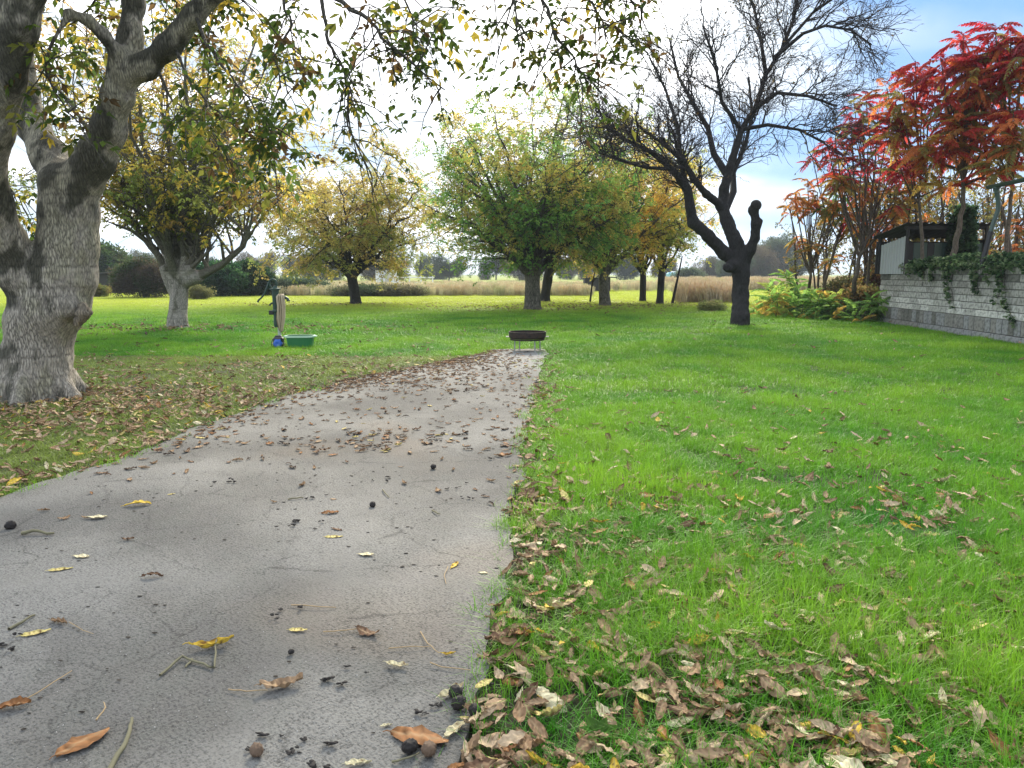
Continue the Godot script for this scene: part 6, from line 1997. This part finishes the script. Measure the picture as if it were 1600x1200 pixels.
func lawn() -> void:
	rng.seed = 3
	var shade := noise(0.5, FastNoiseLite.TYPE_SIMPLEX_SMOOTH, 19, 3)
	var fine := noise(3.2, FastNoiseLite.TYPE_SIMPLEX_SMOOTH, 39, 2)
	var patch := noise(0.09, FastNoiseLite.TYPE_SIMPLEX_SMOOTH, 29, 2)
	# zones: from, to, tufts a square metre, mesh set
	var zones := [
		[1.7, 4.5, 500.0, tufts(7, 20, 0.07, 0.105, 0.0038, 4)],
		[4.5, 9.0, 280.0, tufts(5, 26, 0.09, 0.085, 0.0048, 3)],
		[9.0, 18.0, 85.0, tufts(4, 34, 0.15, 0.085, 0.007, 2)],
		[18.0, 34.0, 26.0, tufts(4, 46, 0.28, 0.085, 0.012, 2)],
		[34.0, 72.0, 8.0, tufts(3, 60, 0.5, 0.1, 0.022, 1)]]
	var g := thing("grass", "bright green lawn grass over the whole meadow", "grass")
	g.set_meta("kind", "stuff")
	for z in zones:
		var xf := []
		var cols := PackedColorArray()
		var d: float = z[0]
		while d < z[1]:
			var step: float = maxf(0.08, d * 0.02)
			var half := d * 0.74 + 1.4
			var cnt := int(2.0 * half * step * z[2])
			for k in cnt:
				var x := rng.randf_range(-half, half)
				var dd := d + rng.randf() * step
				if on_path(x, dd, -0.02 if rng.randf() < 0.6 else 0.06):
					continue
				if Vector2(x + 5.85, dd - 9.26).length() < 0.52:
					continue
				if x > 11.6 - 0.09 * (24.33 - dd) and dd < 24.3 and dd > 12.0:
					continue
				var li := litter(x, dd)
				if rng.randf() < (li - 0.6) * 0.4:
					continue
				var sh := shade.get_noise_2d(x, dd)
				if dd < 6.0 and rng.randf() < smoothstep(0.05, 0.5, -sh) * 0.5:
					continue
				# the open lawn is lusher, the left side thin and yellowish, far meadow short with sunlight painted into its yellow
				var c := Color(0.105, 0.33, 0.018).lerp(Color(0.22, 0.45, 0.03), 0.5 + sh * 1.3 + patch.get_noise_2d(x, dd) * 0.5)
				var h := (1.0 + sh * 0.45) * (1.0 + 0.55 * fine.get_noise_2d(x, dd))
				var el := edge_l(minf(dd, 14.5))
				if dd < 14.0 and x < el:
					c = c.lerp(Color(0.27, 0.29, 0.075), 0.65)
					h *= 0.62
				elif x > edge_r(minf(dd, 15.0)):
					h *= lerpf(1.05, 1.25, smoothstep(9.0, 4.0, dd))
					h *= lerpf(0.7, 1.0, smoothstep(0.0, 0.5, x - edge_r(minf(dd, 15.0))))
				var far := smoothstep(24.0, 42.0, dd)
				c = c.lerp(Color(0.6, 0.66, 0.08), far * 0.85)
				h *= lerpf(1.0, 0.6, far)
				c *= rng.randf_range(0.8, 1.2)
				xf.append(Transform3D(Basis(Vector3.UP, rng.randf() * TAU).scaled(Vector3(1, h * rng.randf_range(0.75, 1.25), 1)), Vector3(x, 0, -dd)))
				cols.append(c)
			d += step
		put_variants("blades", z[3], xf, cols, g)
	# dead leaves: the 270 that show largest one by one, the rest as one mass
	var leaves := []
	for k in 44000:
		var near := k < 17000
		var d := 1.9 + pow(rng.randf(), 1.3) * 8.0 if near else rng.randf_range(8.0, 42.0)
		var half := d * 0.72 + 1.0
		var x := rng.randf_range(-half, half)
		if on_path(x, d, 0.02):
			continue
		var clumpy := 0.62 + 0.7 * smoothstep(-0.35, 0.4, shade.get_noise_2d(x * 2.2 + 50.0, d * 2.2))
		if rng.randf() < litter(x, d) * clumpy * (0.72 if near else 1.0):
			leaves.append(Vector3(x, d, 0.0))
	# scattered on the concrete, thicker in the bands of the photograph
	for k in 9000:
		var d := rng.randf_range(4.6, 15.0)
		var l := edge_l(d)
		var r := edge_r(d)
		var x := rng.randf_range(l, r)
		var f := (x - l) / (r - l)
		var w := 0.02 + 1.0 * exp(-pow((x - l) / 0.35, 2.0)) * smoothstep(5.0, 8.0, d)
		w += 0.75 * smoothstep(9.2, 10.5, d) * smoothstep(14.6, 13.0, d) * pow(1.0 - f * 0.95, 1.2) * 1.5
		w += 1.2 * exp(-pow((x + 1.25) / 0.6, 2.0) - pow((d - 6.75) / 0.3, 2.0))
		w += 0.13 * smoothstep(5.4, 7.0, d) * smoothstep(13.0, 9.0, d)
		w += 0.35 * exp(-pow((r - x) / 0.2, 2.0)) * smoothstep(14.0, 8.0, d)
		if rng.randf() < w * 0.55:
			leaves.append(Vector3(x, d, 1.0))
	leaves.sort_custom(func(a, b): return a.y < b.y)
	var words := ["brown", "tan", "beige", "dark brown", "pale yellow", "golden yellow", "blackish", "cream", "red brown"]
	var rest := {}
	var made := 0
	for q in leaves:
		var paved: bool = q.z > 0.5
		var r := rng.randf()
		var kind := 1
		if paved:
			kind = 3 if r < 0.3 else 0 if r < 0.58 else 1 if r < 0.72 else 6 if r < 0.86 else 4 if r < 0.9 else 8
		elif q.y > 15.0:
			kind = 3 if r < 0.3 else 0 if r < 0.7 else 1 if r < 0.9 else 6
		else:
			kind = 0 if r < 0.22 else 1 if r < 0.5 else 2 if r < 0.74 else 3 if r < 0.84 else 4 if r < 0.89 else 5 if r < 0.93 else 7 if r < 0.97 else 8
		var j := rng.randi() % 6
		var ln := rng.randf_range(0.055, 0.12) * (0.85 if paved else 1.0)
		var up := 0.025 if paved else rng.randf_range(0.018, 0.06)
		if q.y > 15.0:
			up = rng.randf_range(0.05, 0.09)
			ln *= 1.25
		var seen: bool = absf(q.x) < q.y * 0.69
		var p := Vector3(q.x, up, -q.y)
		var xf := lay(p, ln, rng.randf() * TAU, 0.1 if paved else 0.6)
		if made < 265 and seen:
			made += 1
			var o := put_mesh("fallen_leaf", fallen(kind, j))
			o.transform = xf
			var where := "the near grass right of the path" if q.x > edge_r(q.y) else "the thin grass left of the path" if q.x < edge_l(q.y) else "the path"
			tag(o, "%s %s leaf lying in %s" % ["flat" if j == 0 else "curled dry", words[kind], where] if not paved else "%s leaf scattered on the concrete path" % words[kind], "leaf", "%s %s leaves in %s" % ["flat" if j == 0 else "curled", words[kind], where])
		else:
			var key := kind * 10 + j
			if not rest.has(key):
				rest[key] = [fallen(kind, j), []]
			rest[key][1].append(xf)
	var lm := thing("leaf_litter", "brown and yellow dead leaves strewn over lawn and path", "leaf litter")
	lm.set_meta("kind", "stuff")
	for key in rest:
		put_many("dead_leaves", rest[key][0], rest[key][1], PackedColorArray(), lm)
	# broad leaved weed at the path's edge
	var wd := thing("dock_weed", "small bright green broad leaved weed in the grass near the bottom", "weed", Vector3(0.28, 0, -2.295))
	for k in 6:
		var m := MB.new()
		m.leaf(Vector3.ZERO, Vector3(1, 0.55, 0).normalized(), Vector3(0, 0, 1), Vector3(-0.5, 1, 0).normalized(), rng.randf_range(0.06, 0.09), 0.045, Color(0.12, 0.26, 0.05))
		var o := put_mesh("leaf", m.mesh(M.leaf), wd)
		o.rotation.y = TAU * k / 6.0
		o.position.y = 0.03
	# grit lying on the concrete
	var gm := MB.new()
	gm.box(Basis(Vector3(0.4, 0.7, 0.5).normalized(), 0.8), Vector3.ZERO, Vector3(1, 0.7, 0.8), 0.22, Color.WHITE)
	var gx := []
	var gc := PackedColorArray()
	for k in 5000:
		var d := 2.0 + pow(rng.randf(), 1.6) * 7.0
		var x := rng.randf_range(edge_l(d) + 0.02, edge_r(d) - 0.02)
		if absf(x) > d * 0.75:
			continue
		var s := rng.randf_range(0.0015, 0.005)
		gx.append(Transform3D(Basis(Vector3.UP, rng.randf() * TAU).scaled(Vector3.ONE * s), Vector3(x, 0.025, -d)))
		gc.append(Color(1, 0.97, 0.93) * rng.randf_range(0.08, 0.5))
	for k in 1500:
		var d := 2.2 + pow(rng.randf(), 1.3) * 11.0
		var x := rng.randf_range(edge_l(d) + 0.02, edge_r(d) - 0.02)
		if absf(x) > d * 0.75 or sway.get_noise_2d(x * 3.0, d * 3.0) < 0.02:
			continue
		var s := rng.randf_range(0.004, 0.016)
		gx.append(Transform3D(Basis(Vector3.UP, rng.randf() * TAU).scaled(Vector3(s * 1.6, s * 0.35, s * 0.7)), Vector3(x, 0.026, -d)))
		gc.append(Color(1, 0.85, 0.7) * rng.randf_range(0.015, 0.07))
	var gr := put_many("grit", gm.mesh(M.straw), gx, gc)
	tag(gr, "fine grit lying on the concrete path", "grit")
